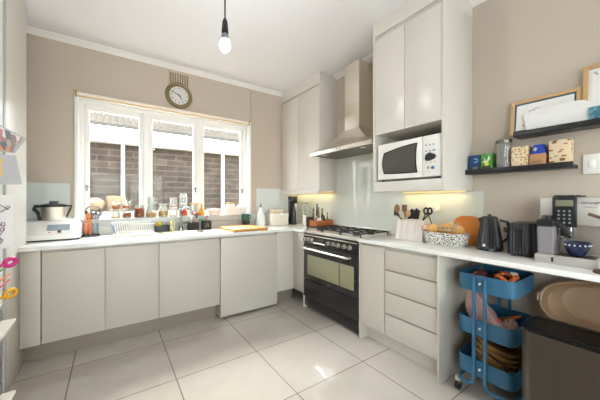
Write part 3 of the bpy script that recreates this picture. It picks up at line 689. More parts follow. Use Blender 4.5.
t = thing('brush_holder', 'black box holder with brushes just beside the tap', 'holder', (.80, 3.36, WT))
build('box', open_tray(MB(), .79, 3.335, .058, .045, .008, WT, WT+.085, .004), blackm, t)
def brush(label, x, y, z, h, hc, head, lean=0., hr=(.02, .014, .022), name='washing_up_brush'):
    t = thing(name, label, 'brush', (x, y, z))
    build('handle', MB().tube([(x, y, z), (x+lean*.5, y, z+h*.5), (x+lean, y, z+h-.02)], .006, 8), hc, t)
    build('brush_head', MB().ball((x+lean, y, z+h), hr, .1), head, t)
brush('white round washing up brush in the holder by the tap', .768, 3.34, WT+.008, .155, white, white, 0, (.03, .02, .03))
brush('orange handled brush with a blue head in the holder by the tap', .805, 3.33, WT+.008, .15, orange, M('blue_bristle', '#33506e', .8), .025, (.012, .012, .03))
t = thing('brush_holder', 'black box holder with a green brush, second from the tap', 'holder', (.955, 3.36, WT))
build('box', open_tray(MB(), .945, 3.335, .05, .042, .008, WT, WT+.10, .004), blackm, t)
build('front_emblem', MB().tube([(.93, 3.2915, WT+.03), (.945, 3.2915, WT+.075), (.96, 3.2915, WT+.03)], .0025, 6), gold, t)
t = thing('washing_up_brush', 'green brush leaning out over the rim of the second black holder', 'brush', (.93, 3.34, WT+.05))
build('handle', MB().tube([(.94, 3.335, WT+.012), (.906, 3.315, WT+.103), (.88, 3.30, WT+.125)], .005, 8), M('green_plastic', '#2f7d3a', .4), t)
build('brush_head', MB().ball((.862, 3.297, WT+.118), (.022, .012, .012)), M('green_plastic'), t)
brush('pink topped brush upright in the second black holder', .955, 3.345, WT+.008, .145, M('pink_handle', '#d05a80', .4), M('pink_plastic'), 0, (.011, .01, .014))

t = thing('cutting_board', 'bamboo cutting board lying on the worktop beside the sink', 'board', (1.3, 3.07, WT))
build('board', MB().loft([rrect(1.29, 3.045, .205, .245, .012, WT), rrect(1.29, 3.045, .207, .247, .012, WT+.003), rrect(1.29, 3.045, .207, .247, .012, WT+.027), rrect(1.29, 3.045, .204, .244, .012, WT+.03)]), bamboo, t)
bd_ = MB(); bd_.tube([(1.24, 3.345, WT+.012), (1.35, 3.365, WT+.012)], .010, 8); bd_.tube([(1.24, 3.345, WT+.012), (1.19, 3.34, WT+.016)], [.012, .018], 8)
single('scrubbing_brush', bd_, darkwood, 'dark brown wooden brush lying behind the cutting board', 'brush')
def mug(label, x, y, z, r, h, mat, ha, inner=True):
    t = thing('mug', label, 'mug', (x, y, z), 'mugs stacked by the board')
    build('cup', MB().lathe([(r*.88, z), (r*.95, z+.004), (r, z+h), (r-.005, z+h), (r*.85, z+.008), (0, z+.008)], x, y), mat, t)
    d = Vector((math.cos(ha), math.sin(ha), 0)); c = Vector((x, y, z+h*.52))
    build('handle', MB().tube([c+d*(r*.9)+Vector((0, 0, h*.28)), c+d*(r+.022)+Vector((0, 0, h*.24)), c+d*(r+.028), c+d*(r+.02)+Vector((0, 0, -h*.24)), c+d*(r*.9)+Vector((0, 0, -h*.27))], .006, 8), mat, t)
mug('black mug under the green mug behind the cutting board', 1.455, 3.335, WT, .048, .085, blackm, .5)
mug('dark green mug stacked on top of the black mug', 1.445, 3.335, WT+.0855, .05, .08, M('green_glaze', '#1f5b4e', .25), -.1)
t = thing('spray_bottle', 'white soap dispenser bottle with a dark nozzle beside the mugs', 'bottle', (1.66, 3.34, WT))
x, y = 1.675, 3.345
build('bottle_body', MB().lathe([(.062, WT), (.066, WT+.01), (.064, WT+.07), (.05, WT+.14), (.032, WT+.20), (.02, WT+.235), (.017, WT+.25), (0, WT+.25)], x, y), white, t)
build('nozzle', MB().lathe([(.014, WT+.25), (.014, WT+.27), (.008, WT+.275), (.006, WT+.305), (0, WT+.306)], x, y, 16), steeld, t)
t = thing('bread_bin', 'white oblong storage bin with a raised cream lid in the worktop corner', 'bin', (1.92, 3.33, WT))
build('bin_body', MB().loft([rrect(1.93, 3.34, .135, .078, .03, WT), rrect(1.93, 3.34, .142, .085, .03, WT+.01), rrect(1.93, 3.34, .148, .088, .03, WT+.155), rrect(1.93, 3.34, .145, .086, .03, WT+.165)]), cream, t)
build('lid', MB().loft([rrect(1.905, 3.34, .09, .06, .025, WT+.165), rrect(1.905, 3.34, .095, .063, .025, WT+.17), rrect(1.905, 3.34, .093, .062, .025, WT+.215), rrect(1.905, 3.34, .085, .055, .025, WT+.222)]), M('cream_lid', '#e4d6bc', .5), t)
t = thing('soda_maker', 'tall slim black sparkling water maker in the corner', 'soda maker', (2.15, 3.27, WT))
build('stand', MB().box(2.115, 2.205, 3.24, 3.34, WT, WT+.02, .008), black, t)
build('tower', MB().box(2.12, 2.20, 3.30, 3.36, WT+.02, WT+.40, .015), black, t)
build('head', MB().box(2.115, 2.205, 3.23, 3.36, WT+.30, WT+.405, .015), black, t)
build('bottle', MB().lathe([(.032, WT+.021), (.034, WT+.03), (.034, WT+.17), (.015, WT+.25), (.013, WT+.30)], 2.16, 3.265, 20), M('dark_bottle', '#33343a', .1), t)
t = thing('blender', 'glass jug blender with a silver base between soda maker and canister', 'blender', (2.24, 3.08, WT))
build('motor_base', MB().lathe([(.045, WT), (.048, WT+.01), (.042, WT+.06), (.038, WT+.07), (.038, WT+.13), (.036, WT+.135), (0, WT+.135)], 2.235, 3.09), steel, t)
build('jug', MB().lathe([(.034, WT+.136), (.045, WT+.16), (.046, WT+.29), (.043, WT+.29), (.042, WT+.162), (0, WT+.14)], 2.235, 3.09), clear('blender_glass', '#e9ecea', .12, .15), t)
build('lid', MB().lathe([(.046, WT+.291), (.044, WT+.31), (.02, WT+.316), (0, WT+.316)], 2.235, 3.09), clear('smoke_lid', '#c9ccd0', .1, .3, '#9aa0a4'), t)
t = thing('canister', 'short black canister next to the oil bottle crate', 'canister', (2.21, 2.93, WT))
build('pot', MB().lathe([(.05, WT), (.053, WT+.005), (.053, WT+.10), (0, WT+.10)], 2.20, 2.92), black, t)
build('lid', MB().lathe([(.054, WT+.10), (.054, WT+.118), (.048, WT+.122), (0, WT+.122)], 2.20, 2.92), blackm, t)
# crate of bottles
t = thing('wooden_crate', 'reddish wooden crate of bottles beside the hob', 'crate', (2.2, 2.67, WT))
cx0_, cx1_, cy0_, cy1_ = 2.05, 2.333, 2.608, 2.742
build('front_board', MB().box(cx0_, cx1_, cy0_, cy0_+.01, WT, WT+.095, .002), crate_w, t)
build('rear_board', MB().box(cx0_, cx1_, cy1_-.01, cy1_, WT, WT+.095, .002), crate_w, t)
for a in (cx0_, cx1_-.01): build('end_board', MB().box(a, a+.01, cy0_+.01, cy1_-.01, WT, WT+.095, .002), crate_w, t)
build('bottom_board', MB().box(cx0_+.01, cx1_-.01, cy0_+.01, cy1_-.01, WT, WT+.008), crate_w, t)
dkglass = M('dark_bottle_glass', '#2a1c12', .08); amber = M('amber_glass', '#7a3f12', .1); olive = M('olive_oil', '#8a7a2a', .1)
gB = 'bottles in the wooden crate'; zb = WT+.0085
bt = [('small white capped bottle with a red label nearest the crate corner', 2.078, 2.64, .014, .13, M('red_label', '#a8322c', .4), white),
      ('pale cloudy bottle in the crate with a green cap', 2.11, 2.645, .016, .12, M('cloudy_bottle', '#d8d4c6', .3), M('green_plastic')),
      ('tallest dark bottle in the crate with a black cap', 2.135, 2.695, .018, .265, dkglass, black),
      ('amber bottle in the crate behind the white jar', 2.165, 2.70, .017, .225, amber, black),
      ('dark oil bottle in the crate with an amber pourer', 2.215, 2.69, .02, .215, dkglass, amber),
      ('slim clear vinegar bottle at the rear of the crate', 2.092, 2.705, .014, .21, M('vinegar', '#c9b893', .15), M('red_cap', '#b83530', .4)),
      ('squat olive oil bottle in the crate beside the cooker end', 2.30, 2.69, .015, .165, olive, black),
      ('slim bottle with a cork stopper in the crate', 2.18, 2.645, .013, .175, M('green_bottle', '#3d4a2c', .1), oak)]
bt += [('short dark soy bottle with a red cap at the front of the crate', 2.21, 2.64, .013, .13, dkglass, M('red_cap')),
       ('small amber bottle with a white cap at the front of the crate', 2.25, 2.70, .013, .15, amber, white),
       ('slim dark bottle with an oak stopper behind the red labelled one', 2.078, 2.70, .011, .235, dkglass, oak)]
for lab, x, y, r, h, mb_, cp__ in bt: simple_bottle(lab, x, y, zb, r*1.0, h*1.12, mb_, cp__, None, gB, neck=.45, n=16)
t = thing('spice_jar', 'round white jar standing in front of the bottles in the crate', 'jar', (2.145, 2.645, zb))
build('jar_body', MB().lathe([(.018, zb), (.02, zb+.004), (.02, zb+.095), (.016, zb+.10), (0, zb+.10)], 2.145, 2.647, 16), white, t)
build('lid', MB().lathe([(.017, zb+.10), (.017, zb+.118), (0, zb+.12)], 2.145, 2.647, 16), cream, t)
m = MB(); m.box(2.238, 2.316, 2.625, 2.668, WT+.06, WT+.105, .006)
single('packet', m, M('dark_packet', '#3c3632', .4), 'dark packet lying across the crate end by the hob', 'packet')

# ---------------------------------------------------------------- window sill things
ZS = 1.0725; YS = 3.458
nuts = M('brown_nuts', '#c47c3e', .8, var=.45, scale=90, bump=.6, bscale=90); redbean = M('red_brown_beans', '#b4552d', .7, var=.4, scale=110, bump=.6, bscale=110)
grain = M('tan_grain', '#e2b272', .85, var=.25, scale=160, bump=.4, bscale=160); oat = M('pale_oats', '#cfb98e', .9, var=.2, scale=140, bump=.4, bscale=140)
orang = M('orange_lentils', '#e5702a', .8, var=.25, scale=150, bump=.4, bscale=150)
for q in (nuts, redbean, grain, oat, orang): thru(q, .6)
def jar(label, x, z, r, h, fill, cont, lid=None, group='jars on the window sill', y=YS, shape='jar', lidmat=None, name='storage_jar'):
    t = thing(name, label, 'jar', (x, y, z), group); zt = z+h
    if shape == 'bulb': pr = [(r*.8, z), (r*.93, z+h*.05), (r, z+h*.25), (r*.93, z+h*.5), (r*.68, z+h*.82), (r*.66, z+h*.9), (r*.74, zt)]
    elif shape == 'carafe': pr = [(r*.85, z), (r, z+h*.08), (r*.98, z+h*.3), (r*.62, z+h*.85), (r*.6, zt)]
    else: pr = [(r*.88, z), (r, z+h*.06), (r, z+h*.8), (r*.86, z+h*.9), (r*.86, zt)]
    inner = [(max(.002, a-.003), max(b, z+.004)) for a, b in pr[::-1]]
    build('glass', MB().lathe(pr+inner+[(0, z+.004)], x, y, 24), jarg, t)
    if fill:
        zf = z+h*fill
        def rad(zz):
            for (a, b), (c_, d_) in zip(pr, pr[1:]):
                if b <= zz <= d_: return a+(c_-a)*(zz-b)/max(1e-6, d_-b)
            return pr[-1][0]
        q = [(rad(z)-.004, z+.005)]+[(rad(z+h*fill*k/6)-.0042, max(z+.006, z+h*fill*k/6)) for k in range(1, 7)]+[(0, zf+.004)]
        build('contents', MB().lathe(q, x, y, 24), cont, t)
    if lid == 'glass': build('lid', MB().lathe([(r*.9, zt), (r*.93, zt+.004), (r*.93, zt+.012), (r*.5, zt+.015), (0, zt+.015)], x, y, 24), jarg, t)
    elif lid: build('lid', MB().lathe([(r*.9, zt), (r*.92, zt+.002), (r*.92, zt+.016), (0, zt+.017)], x, y, 24), lidmat or white, t)
    return t
jar('low jar with a thin brown layer, under another jar, nearest the kettle', .040, ZS, .040, .078, .2, grain, 'glass')
jar('low jar of brown nuts stacked on top, nearest the kettle', .040, ZS+.0935, .040, .078, .55, nuts, 'glass')
jar('low jar of mixed nuts under another jar, second stack from kettle', .139, ZS, .042, .080, .6, nuts, 'glass')
jar('low jar half full of nuts on top of the second stack', .139, ZS+.0955, .042, .080, .45, nuts, 'glass')
jar('wide jar packed with red brown beans on the sill', .256, ZS, .050, .125, .82, redbean, 'glass')
jar('round glass carafe a third full of tan grain under a glass jug', .371, ZS, .055, .145, .33, grain, shape='carafe')
t = thing('glass_jug', 'small upturned clear glass jug with handle on the carafe', 'jug', (.371, YS, ZS+.146))
zj = ZS+.146
build('jug_body', MB().lathe([(.036, zj), (.04, zj+.01), (.036, zj+.07), (.038, zj+.085), (.035, zj+.085), (.033, zj+.07), (.037, zj+.012), (.034, zj)], .371, YS, 24), jarg, t)
build('handle', MB().tube([(.407, YS, zj+.07), (.428, YS, zj+.065), (.432, YS, zj+.04), (.425, YS, zj+.02), (.408, YS, zj+.015)], .005, 8), jarg, t)
jar('bulbous jar half full of pale oats on the sill', .493, ZS, .055, .14, .52, oat, shape='bulb', lid='glass')
jar('short clear jar with a white lid, below the red ringed jar', .600, ZS, .047, .095, .12, oat, 'w')
jar('clear jar with a bright red band stacked on a short jar', .600, ZS+.113, .043, .10, .12, M('red_beads', '#c3202b', .5, bump=.3), 'glass')
jar('jar of orange lentils under a tall clear jar behind the tap', .708, ZS, .048, .115, .62, orang, 'glass')
jar('tall empty clear jar stacked on the orange lentils', .708, ZS+.131, .044, .13, 0, None, 'glass')
jar('clear jar with a wooden lid and some orange pasta on the sill', .838, ZS, .055, .14, .25, orang, 'w', lidmat=oak)
t = thing('honey_bottle', 'slender amber cone shaped bottle beside the wooden lidded jar', 'bottle', (.92, YS, ZS))
build('bottle_body', MB().lathe([(.03, ZS), (.034, ZS+.01), (.03, ZS+.05), (.014, ZS+.10), (.011, ZS+.13), (0, ZS+.13)], .922, YS, 20), M('amber_honey', '#d9962f', .25), t)
build('cap', MB().lathe([(.012, ZS+.13), (.012, ZS+.15), (0, ZS+.152)], .922, YS, 16), oak, t)
t = thing('basket', 'small pale mesh fruit basket on the sill beside the amber bottle', 'basket', (1.07, YS, ZS))
build('bowl', MB().lathe([(.06, ZS), (.065, ZS+.006), (.092, ZS+.075), (.098, ZS+.078), (.09, ZS+.074), (.062, ZS+.010), (0, ZS+.008)], 1.077, YS-.01, 28, 1, .75), spots('basket_mesh', '#e6ddd2', '#b9a494', 120, .3), t)
build('cloth_lining', MB().ball((1.075, YS-.01, ZS+.055), (.072, .05, .03), .35, 9, 2.), M('pink_cloth', '#d8b9a8', .9), t)
t = thing('storage_tub', 'white rectangular tub on the sill at the window corner', 'tub', (1.37, YS, ZS))
build('tub_body', open_tray(MB(), 1.345, YS-.005, .135, .062, .025, ZS, ZS+.10, .004, .012), white, t)
single('folded_cloth', MB().loft([rrect(1.29, YS, .055+.01*math.sin(k*2.1), .04, .018, ZS+.055+k*.0135) for k in range(7)]), M('white_cloth', '#e9e6df', .9, bump=.3), 'folded white cloth piled in the sill tub', 'cloth')
m = MB().ball((1.42, YS-.004, ZS+.088), (.040, .034, .05), .45, 10, 5.)
single('crumpled_bag', m, M('white_bag', '#eeebe6', .5, bump=.3), 'crumpled white bag in the tub beside the folded cloth', 'bag')
single('packet', MB().box(1.245, 1.335, YS-.03, YS+.03, ZS+.1445, ZS+.155, .003), M('pink_packet', '#b9a04a', .5), 'flat yellowish packet on top of the folded cloth', 'packet')
# stovetop kettle
t = thing('stovetop_kettle', 'grey stovetop kettle with a black loop handle on the sill end', 'kettle', (-.16, YS-.01, ZS))
kx, ky = -.15, YS-.005
build('kettle_body', MB().lathe([(.05, ZS), (.056, ZS+.008), (.052, ZS+.035), (.034, ZS+.065), (.016, ZS+.075), (0, ZS+.076)], kx, ky), M('grey_enamel', '#6f7074', .25, .4), t)
build('lid_knob', MB().ball((kx, ky, ZS+.084), .01), black, t)
build('spout', MB().tube([(kx+.045, ky, ZS+.03), (kx+.07, ky, ZS+.055), (kx+.078, ky, ZS+.068)], [.012, .009, .007]), M('grey_enamel'), t)
build('loop_handle', MB().tube([(kx-.05, ky, ZS+.045)]+arc((kx, ky, ZS+.075), .058, PI*.98, .02, 12)+[(kx+.052, ky, ZS+.045)], .005, 8), black, t)

# ---------------------------------------------------------------- right worktop things
t = thing('utensil_holder', 'white folded ceramic holder full of knives and wooden spoons', 'holder', (2.2, 1.42, WT))
h = MB(); n = 12
def zig(z, d, s):
    P = []
    ys = [1.285+(1.545-1.285)*i/8 for i in range(9)]
    for i, y in enumerate(ys): P.append((2.135+d+(.018 if i % 2 else 0)*s, 1.415+(y-1.415)*(1.0 if z < 1.0 else .98), z))
    P += [(2.295, 1.545, z), (2.295, 1.285, z)]
    return P
h.loft([zig(WT, 0, .2), zig(WT+.09, .012, 1), zig(WT+.17, .035, .3), ])
build('holder_body', h, M('white_stoneware', '#d9cfc6', .6, var=.05, bump=.1), t, ang=20)
def utensil(label, name, x, y, z0, h, mat, headf, lean=(0, 0), hm=None, cat='utensil', r=.006):
    t = thing(name, label, cat, (x, y, z0), 'utensils in the ceramic holder')
    top = Vector((x+lean[0], y+lean[1], z0+h))
    build('handle', MB().tube([(x, y, z0), (x+lean[0]*.5, y+lean[1]*.5, z0+h*.5), top], r, 8), mat, t)
    if headf: build('head', headf(top), hm or mat, t)
z0 = WT+.1715
spoon = wood('utensil_wood', '#9a7250', '#7d5638', .6)
utensil('tall wooden spoon leaning outermost towards the hob', 'wooden_spoon', 2.20, 1.535, z0, .075, spoon, lambda p: MB().ball(p+Vector((0, .008, .025)), (.012, .030, .040)), (0, .03))
utensil('black slotted spatula leaning towards the hob', 'spatula', 2.24, 1.545, z0-.0, .03, black, lambda p: MB().box(p.x-.004, p.x+.004, p.y-.01, p.y+.04, p.z, p.z+.06, .003), (0, .05))
utensil('wooden spatula with a flat end in the ceramic holder', 'wooden_spatula', 2.23, 1.505, z0, .075, spoon, lambda p: MB().box(p.x-.004, p.x+.004, p.y-.026, p.y+.026, p.z-.005, p.z+.06, .004), (0, .01))
utensil('pale wooden fork leaning across the other spoons', 'wooden_fork', 2.19, 1.49, z0, .045, M('pale_wood', '#b79474', .6), lambda p: MB().ball(p+Vector((0, -.004, .012)), (.010, .026, .03)), (0, -.035))
utensil('thin metal skimmer between the wooden spoons', 'skimmer', 2.25, 1.515, z0, .07, steeld, lambda p: MB().ball(p, (.004, .018, .018)), (0, .0), r=.004)
for i, (yy, hh, ln) in enumerate(((1.46, .085, -.03), (1.438, .098, -.016), (1.412, .09, -.016), (1.393, .105, -.018), (1.374, .09, -.018))):
    lab = ['black handled knife leaning nearest the wooden spoons', 'black handled knife second from the wooden spoons', 'black handled knife in the middle of the row', 'longest black handled knife second from the scissors', 'black handled knife beside the scissors'][i]
    t = thing('kitchen_knife', lab, 'knife', (2.21, yy, z0), 'utensils in the ceramic holder')
    build('handle', MB().tube([(2.21, yy, z0+.012), (2.205, yy+ln*.6, z0+hh*.6), (2.205, yy+ln, z0+hh)], [.011, .013, .011], 8), black, t)
    build('bolster', MB().cyl((2.21, yy, z0), (2.21, yy, z0+.014), .007, n=10), steel, t)
t = thing('scissors', 'black handled kitchen scissors at the basket end of the holder', 'scissors', (2.21, 1.33, z0))
for a, yy in ((1, 1.262), (-1, 1.292)):
    build('handle_loop', MB().tube([(2.21+.004*a, yy+.018*math.cos(k)*1.0, z0+.085+.025*math.sin(k)) for k in [2*PI*i/16 for i in range(16)]], .008, 8, True), black, t)
    build('blade', MB().tube([(2.21+.004*a, yy+.004, z0+.06), (2.21, 1.325, z0+.0)], .005, 6), black, t)
build('tongs_arm', MB().tube([(2.21, 1.29, z0+.062), (2.20, 1.255, z0+.03), (2.19, 1.232, z0-.02)], .004, 6), black, t)
t = thing('wall_socket', 'cream wall socket on the splashback behind the knives', 'socket', (XR-.01, 1.295, 1.16))
build('plate', MB().box(XR-.017, XR-.0085, 1.236, 1.354, 1.158, 1.222, .003), M('socket_cream', '#e5dcc8', .4), t)
build('plug', MB().box(XR-.06, XR-.017, 1.25, 1.285, 1.165, 1.205, .006), white, t)
build('switch', MB().box(XR-.021, XR-.0165, 1.305, 1.325, 1.175, 1.20, .002), white, t)

t = thing('bread_basket', 'oval white basket with a black woven pattern on the worktop', 'basket', (2.17, 1.12, WT))
bkx, bky = 2.185, 1.118
weave = spots('woven_pattern', '#dcd7ce', '#2e2b28', 85, .44, .8, stretch=(1, 1, 1.7))
build('basket_wall', MB().loft([rrect(bkx, bky, .072, .150, .07, WT), rrect(bkx, bky, .085, .163, .08, WT+.03), rrect(bkx, bky, .088, .172, .085, WT+.095), rrect(bkx, bky, .083, .167, .08, WT+.095), rrect(bkx, bky, .078, .155, .07, WT+.02)]), weave, t)
bread = M('bread_crust', '#cf9a58', .7, var=.25, scale=14, bump=.25, bscale=30)
single('bread_loaf', MB().ball((bkx+.005, 1.075, WT+.118), (.055, .10, .05), .12, 5, 3.), bread, 'golden bread loaf lying in the woven basket', 'bread')
single('croissant', MB().ball((bkx-.01, 1.215, WT+.112), (.045, .045, .042), .25, 6, 8.), M('pastry', '#d8a65c', .6, var=.25, scale=20, bump=.2), 'pale pastry in the basket at the end by the knife holder', 'pastry')
m = MB().ball((bkx-.048, 1.262, WT+.118), (.022, .026, .024), .3, 8, 11.)
single('snack_packet', m, spots('red_white_wrap', '#d9b6a0', '#c02a24', 45, .35), 'red and white wrapper at the corner of the bread basket', 'packet')
single('bread_wrap', MB().sheet(lambda u, v: (bkx-.062+.125*u, 1.005+.145*v, WT+.112+.062*math.sin(PI*min(1, max(0, u)))*(.75+.25*math.sin(v*5))+.006*math.sin(v*23+u*9)), 12, 14, .0015), clear('plastic_wrap', '#f7f0e4', .14, .22, '#e6d3b0', .1), 'clear plastic bread wrap draped over the loaf', 'wrap')
# round-cornered orange board leaning on the splashback
m = MB(); m.loft([[(x_, y_, z_) for (y_, z_, x_) in rrect(1.01, 1.028, .105, .112, .07, 0)], [(x_, y_, z_) for (y_, z_, x_) in rrect(1.01, 1.028, .105, .112, .07, .022)]])
bmesh.ops.transform(m.bm, matrix=Matrix.Translation((2.285, 0, WT)) @ Matrix.Rotation(.12, 4, 'Y') @ Matrix.Translation((0, 0, -WT)), verts=m.bm.verts[:])
m.bm.normal_update()
bmesh.ops.bevel(m.bm, geom=[e_ for e_ in m.bm.edges if len(e_.link_faces) == 2 and e_.calc_face_angle(0) > 1.2], offset=.006, segments=2, affect='EDGES')
single('serving_board', m, wood('orange_wood', '#cf8436', '#b96a22', .4, (2, 3, 20)), 'orange wooden board with rounded corners leaning behind the bread basket', 'board')

def pleat_ring(cx, cy, r, z, n=44, d=.008):
    return [(cx+(r-(d if i % 2 else 0))*math.cos(2*PI*i/n), cy+(r-(d if i % 2 else 0))*math.sin(2*PI*i/n), z) for i in range(n)]
t = thing('electric_kettle', 'black pleated cone shaped electric kettle on the worktop', 'kettle', (2.19, .81, WT))
kx, ky = 2.19, .812
build('power_base', MB().lathe([(.078, WT), (.08, WT+.004), (.078, WT+.016), (0, WT+.016)], kx, ky), black, t)
dk = M('kettle_black', '#292827', .45)
build('kettle_body', MB().loft([pleat_ring(kx, ky, .079, WT+.017, d=.001), pleat_ring(kx, ky, .080, WT+.03), pleat_ring(kx, ky, .060, WT+.16), pleat_ring(kx, ky, .048, WT+.225, d=.003), pleat_ring(kx, ky, .045, WT+.23, d=.001)]), dk, t, ang=10)
build('lid', MB().lathe([(.044, WT+.229), (.040, WT+.236), (.013, WT+.237), (.011, WT+.25), (0, WT+.251)], kx, ky), dk, t)
build('handle', MB().tube([(kx+.02, ky-.055, WT+.21), (kx+.03, ky-.095, WT+.20), (kx+.032, ky-.105, WT+.15), (kx+.03, ky-.10, WT+.09), (kx+.025, ky-.07, WT+.06)], .009, 10), dk, t)
build('spout', MB().prism([(ky+.035, WT+.232), (ky+.068, WT+.218), (ky+.045, WT+.17)], 'x', kx-.018, kx+.018), dk, t)
build('emblem', MB().prism([(.806, WT+.032), (.826, WT+.032), (.816, WT+.052)], 'x', kx-.0795, kx-.072), white, t)
t = thing('toaster', 'black pleated toaster between the kettle and coffee machine', 'toaster', (2.18, .605, WT))
def ptoast(z, g, d):
    P = rrect(2.19, .605, .125-g, .066-g, .02, z, 4); out = []
    pts = [Vector(p) for p in P]+[Vector(P[0])]; k = 0
    for a, b in zip(pts, pts[1:]):
        L = max(1, round((b-a).length/.008)); L += L % 2
        for i in range(L):
            p = a.lerp(b, i/L); c = Vector((2.19, .605, z)); nn = Vector((0, p.y-c.y, 0)) if abs(p.y-c.y) > .064-g else Vector((p.x-c.x, 0, 0))
            if i % 2: p = p-nn.normalized()*d
            out.append(tuple(p))
    return out
b0 = ptoast(WT+.012, 0, .006)
def rescale(R, z, s_): return [(2.19+(p[0]-2.19)*s_, .605+(p[1]-.605)*s_, z) for p in R]
build('casing', MB().loft([rescale(b0, WT+.012, .97), rescale(b0, WT+.02, 1), rescale(b0, WT+.19, 1), rescale(b0, WT+.205, .95)]), dk, t, ang=10)
for a in (.582, .628): build('slot', MB().box(2.09, 2.29, a-.012, a+.012, WT+.2045, WT+.2065), M('slot_dark', '#6a5b50', .5, .5), t)
build('lever_slot', MB().box(2.058, 2.066, .598, .606, WT+.06, WT+.18), black, t)
build('lever', MB().box(2.045, 2.064, .575, .629, WT+.165, WT+.182, .004), black, t)
build('timer_knob', MB().cyl((2.10, .671, WT+.155), (2.10, .694, WT+.155), .017, n=20), black, t)
build('timer_stem', MB().cyl((2.13, .671, WT+.07), (2.13, .685, WT+.07), .012, n=16), black, t)
for a in (.56, .65):
    for b in (2.10, 2.28): build('foot', MB().cyl((b, a, WT), (b, a, WT+.014), .01, n=10), black, t)

t = thing('coffee_machine', 'silver bean to cup coffee machine with a black control panel', 'coffee machine', (2.17, .39, WT))
slv = M('silver_plastic', '#bcb7b1', .35, .35, var=.02)
slf = M('silver_front', '#a9a29a', .3, .6, var=.05, stretch=(1, 1, 30))
build('body', MB().box(2.13, XR-.02, .262, .512, WT+.012, WT+.365, .012), slv, t)
build('upper_front', MB().box(2.075, 2.14, .262, .512, WT+.21, WT+.365, .01), slv, t)
build('front_plate', MB().box(2.122, 2.132, .266, .425, WT+.055, WT+.21), slf, t, smooth=False)
pn = build('control_panel', MB().box(2.060, 2.078, .352, .452, WT+.20, WT+.37, .006), black, t)
build('screen', MB().box(2.0575, 2.062, .366, .438, WT+.315, WT+.35, .002), M('lcd_olive', '#7b7a66', .2), pn)
for i in range(3):
    for j in range(4):
        build('button', MB().cyl((2.0575, .380+i*.022, WT+.225+j*.021), (2.061, .380+i*.022, WT+.225+j*.021), .0055, n=10), M('grey_button'), pn)
text('lettering', "De'Longhi", .017, black, t, (2.0745, .303, WT+.335), (0, -1, 0), (0, 0, 1))
text('lettering', "PrimaDonna", .010, M('grey_letter', '#6b6b6b', .5), t, (2.0745, .303, WT+.312), (0, -1, 0), (0, 0, 1))
build('coffee_spout', MB().box(2.062, 2.12, .372, .428, WT+.142, WT+.205, .006), chrome, t)
build('spout_front', MB().box(2.058, 2.064, .382, .418, WT+.15, WT+.20, .003), black, t)
for a in (.387, .413): build('spout_tip', MB().cyl((2.085, a, WT+.130), (2.085, a, WT+.144), .007, n=10), chrome, t)
dt = build('drip_tray', MB().box(1.985, 2.13, .262, .512, WT+.0, WT+.048, .006), slv, t)
build('drip_grid', MB().box(1.995, 2.12, .275, .43, WT+.0475, WT+.050), steeld, dt, smooth=False)
build('tray_mark', MB().box(1.983, 1.987, .43, .44, WT+.012, WT+.036), black, dt, smooth=False)
mk = build('milk_carafe', MB().loft([rrect(2.065, .472, .05, .036, .014, WT+.05), rrect(2.065, .472, .055, .038, .014, WT+.20)]), clear('milk_plastic', '#e6e3e6', .12, .35, '#c9c2c6'), t)
build('carafe_lid', MB().box(2.01, 2.125, .432, .512, WT+.201, WT+.24, .01), black, mk)
build('carafe_dial', MB().cyl((2.055, .472, WT+.24), (2.055, .472, WT+.262), .028, .022, n=20), black, mk)
build('milk_spout', MB().tube([(2.02, .435, WT+.235), (2.015, .405, WT+.215), (2.02, .375, WT+.165)], .011, 10), black, mk)
build('hopper_lid', MB().box(2.12, 2.29, .35, .46, WT+.365, WT+.378, .006), black, t)
for k in range(4): build('hopper_ridge', MB().box(2.07, 2.10, .36+k*.02, .372+k*.02, WT+.365, WT+.377, .003), black, t)
t = thing('ceramic_bowl', 'dark blue bowl with a band of white dots on the drip tray', 'bowl', (2.055, .358, WT+.05))
zz = WT+.0505; bb = [(.02, zz), (.028, zz+.003), (.045, zz+.03), (.054, zz+.068), (.056, zz+.074), (.052, zz+.074), (.043, zz+.032), (0, zz+.01)]
build('bowl', MB().lathe(bb, 2.052, .350, 32), M('cobalt_glaze', '#1a2344', .15, var=.4, scale=30), t)
for k in range(16):
    a = 2*PI*k/16; c_ = Vector((2.052+.0525*math.cos(a), .350+.0525*math.sin(a), zz+.060))
    build('glaze_dot', MB().ball(c_, (.004, .004, .005), sub=2), M('pale_glaze', '#dfe6ea', .3), t)
t = thing('mug_tree', 'dark wooden mug tree standing in front of the coffee machine corner', 'mug tree', (1.925, .235, WT))
build('base', MB().lathe([(.038, WT), (.04, WT+.004), (.036, WT+.014), (.013, WT+.018)], 1.925, .235), darkwood, t)
build('post', MB().cyl((1.925, .235, WT+.014), (1.925, .235, WT+.29), .013, .011), darkwood, t)
build('peg', MB().cyl((1.925, .24, WT+.262), (1.905, .285, WT+.282), .0075), darkwood, t)
build('peg', MB().cyl((1.925, .23, WT+.245), (1.92, .17, WT+.268), .0075), darkwood, t)

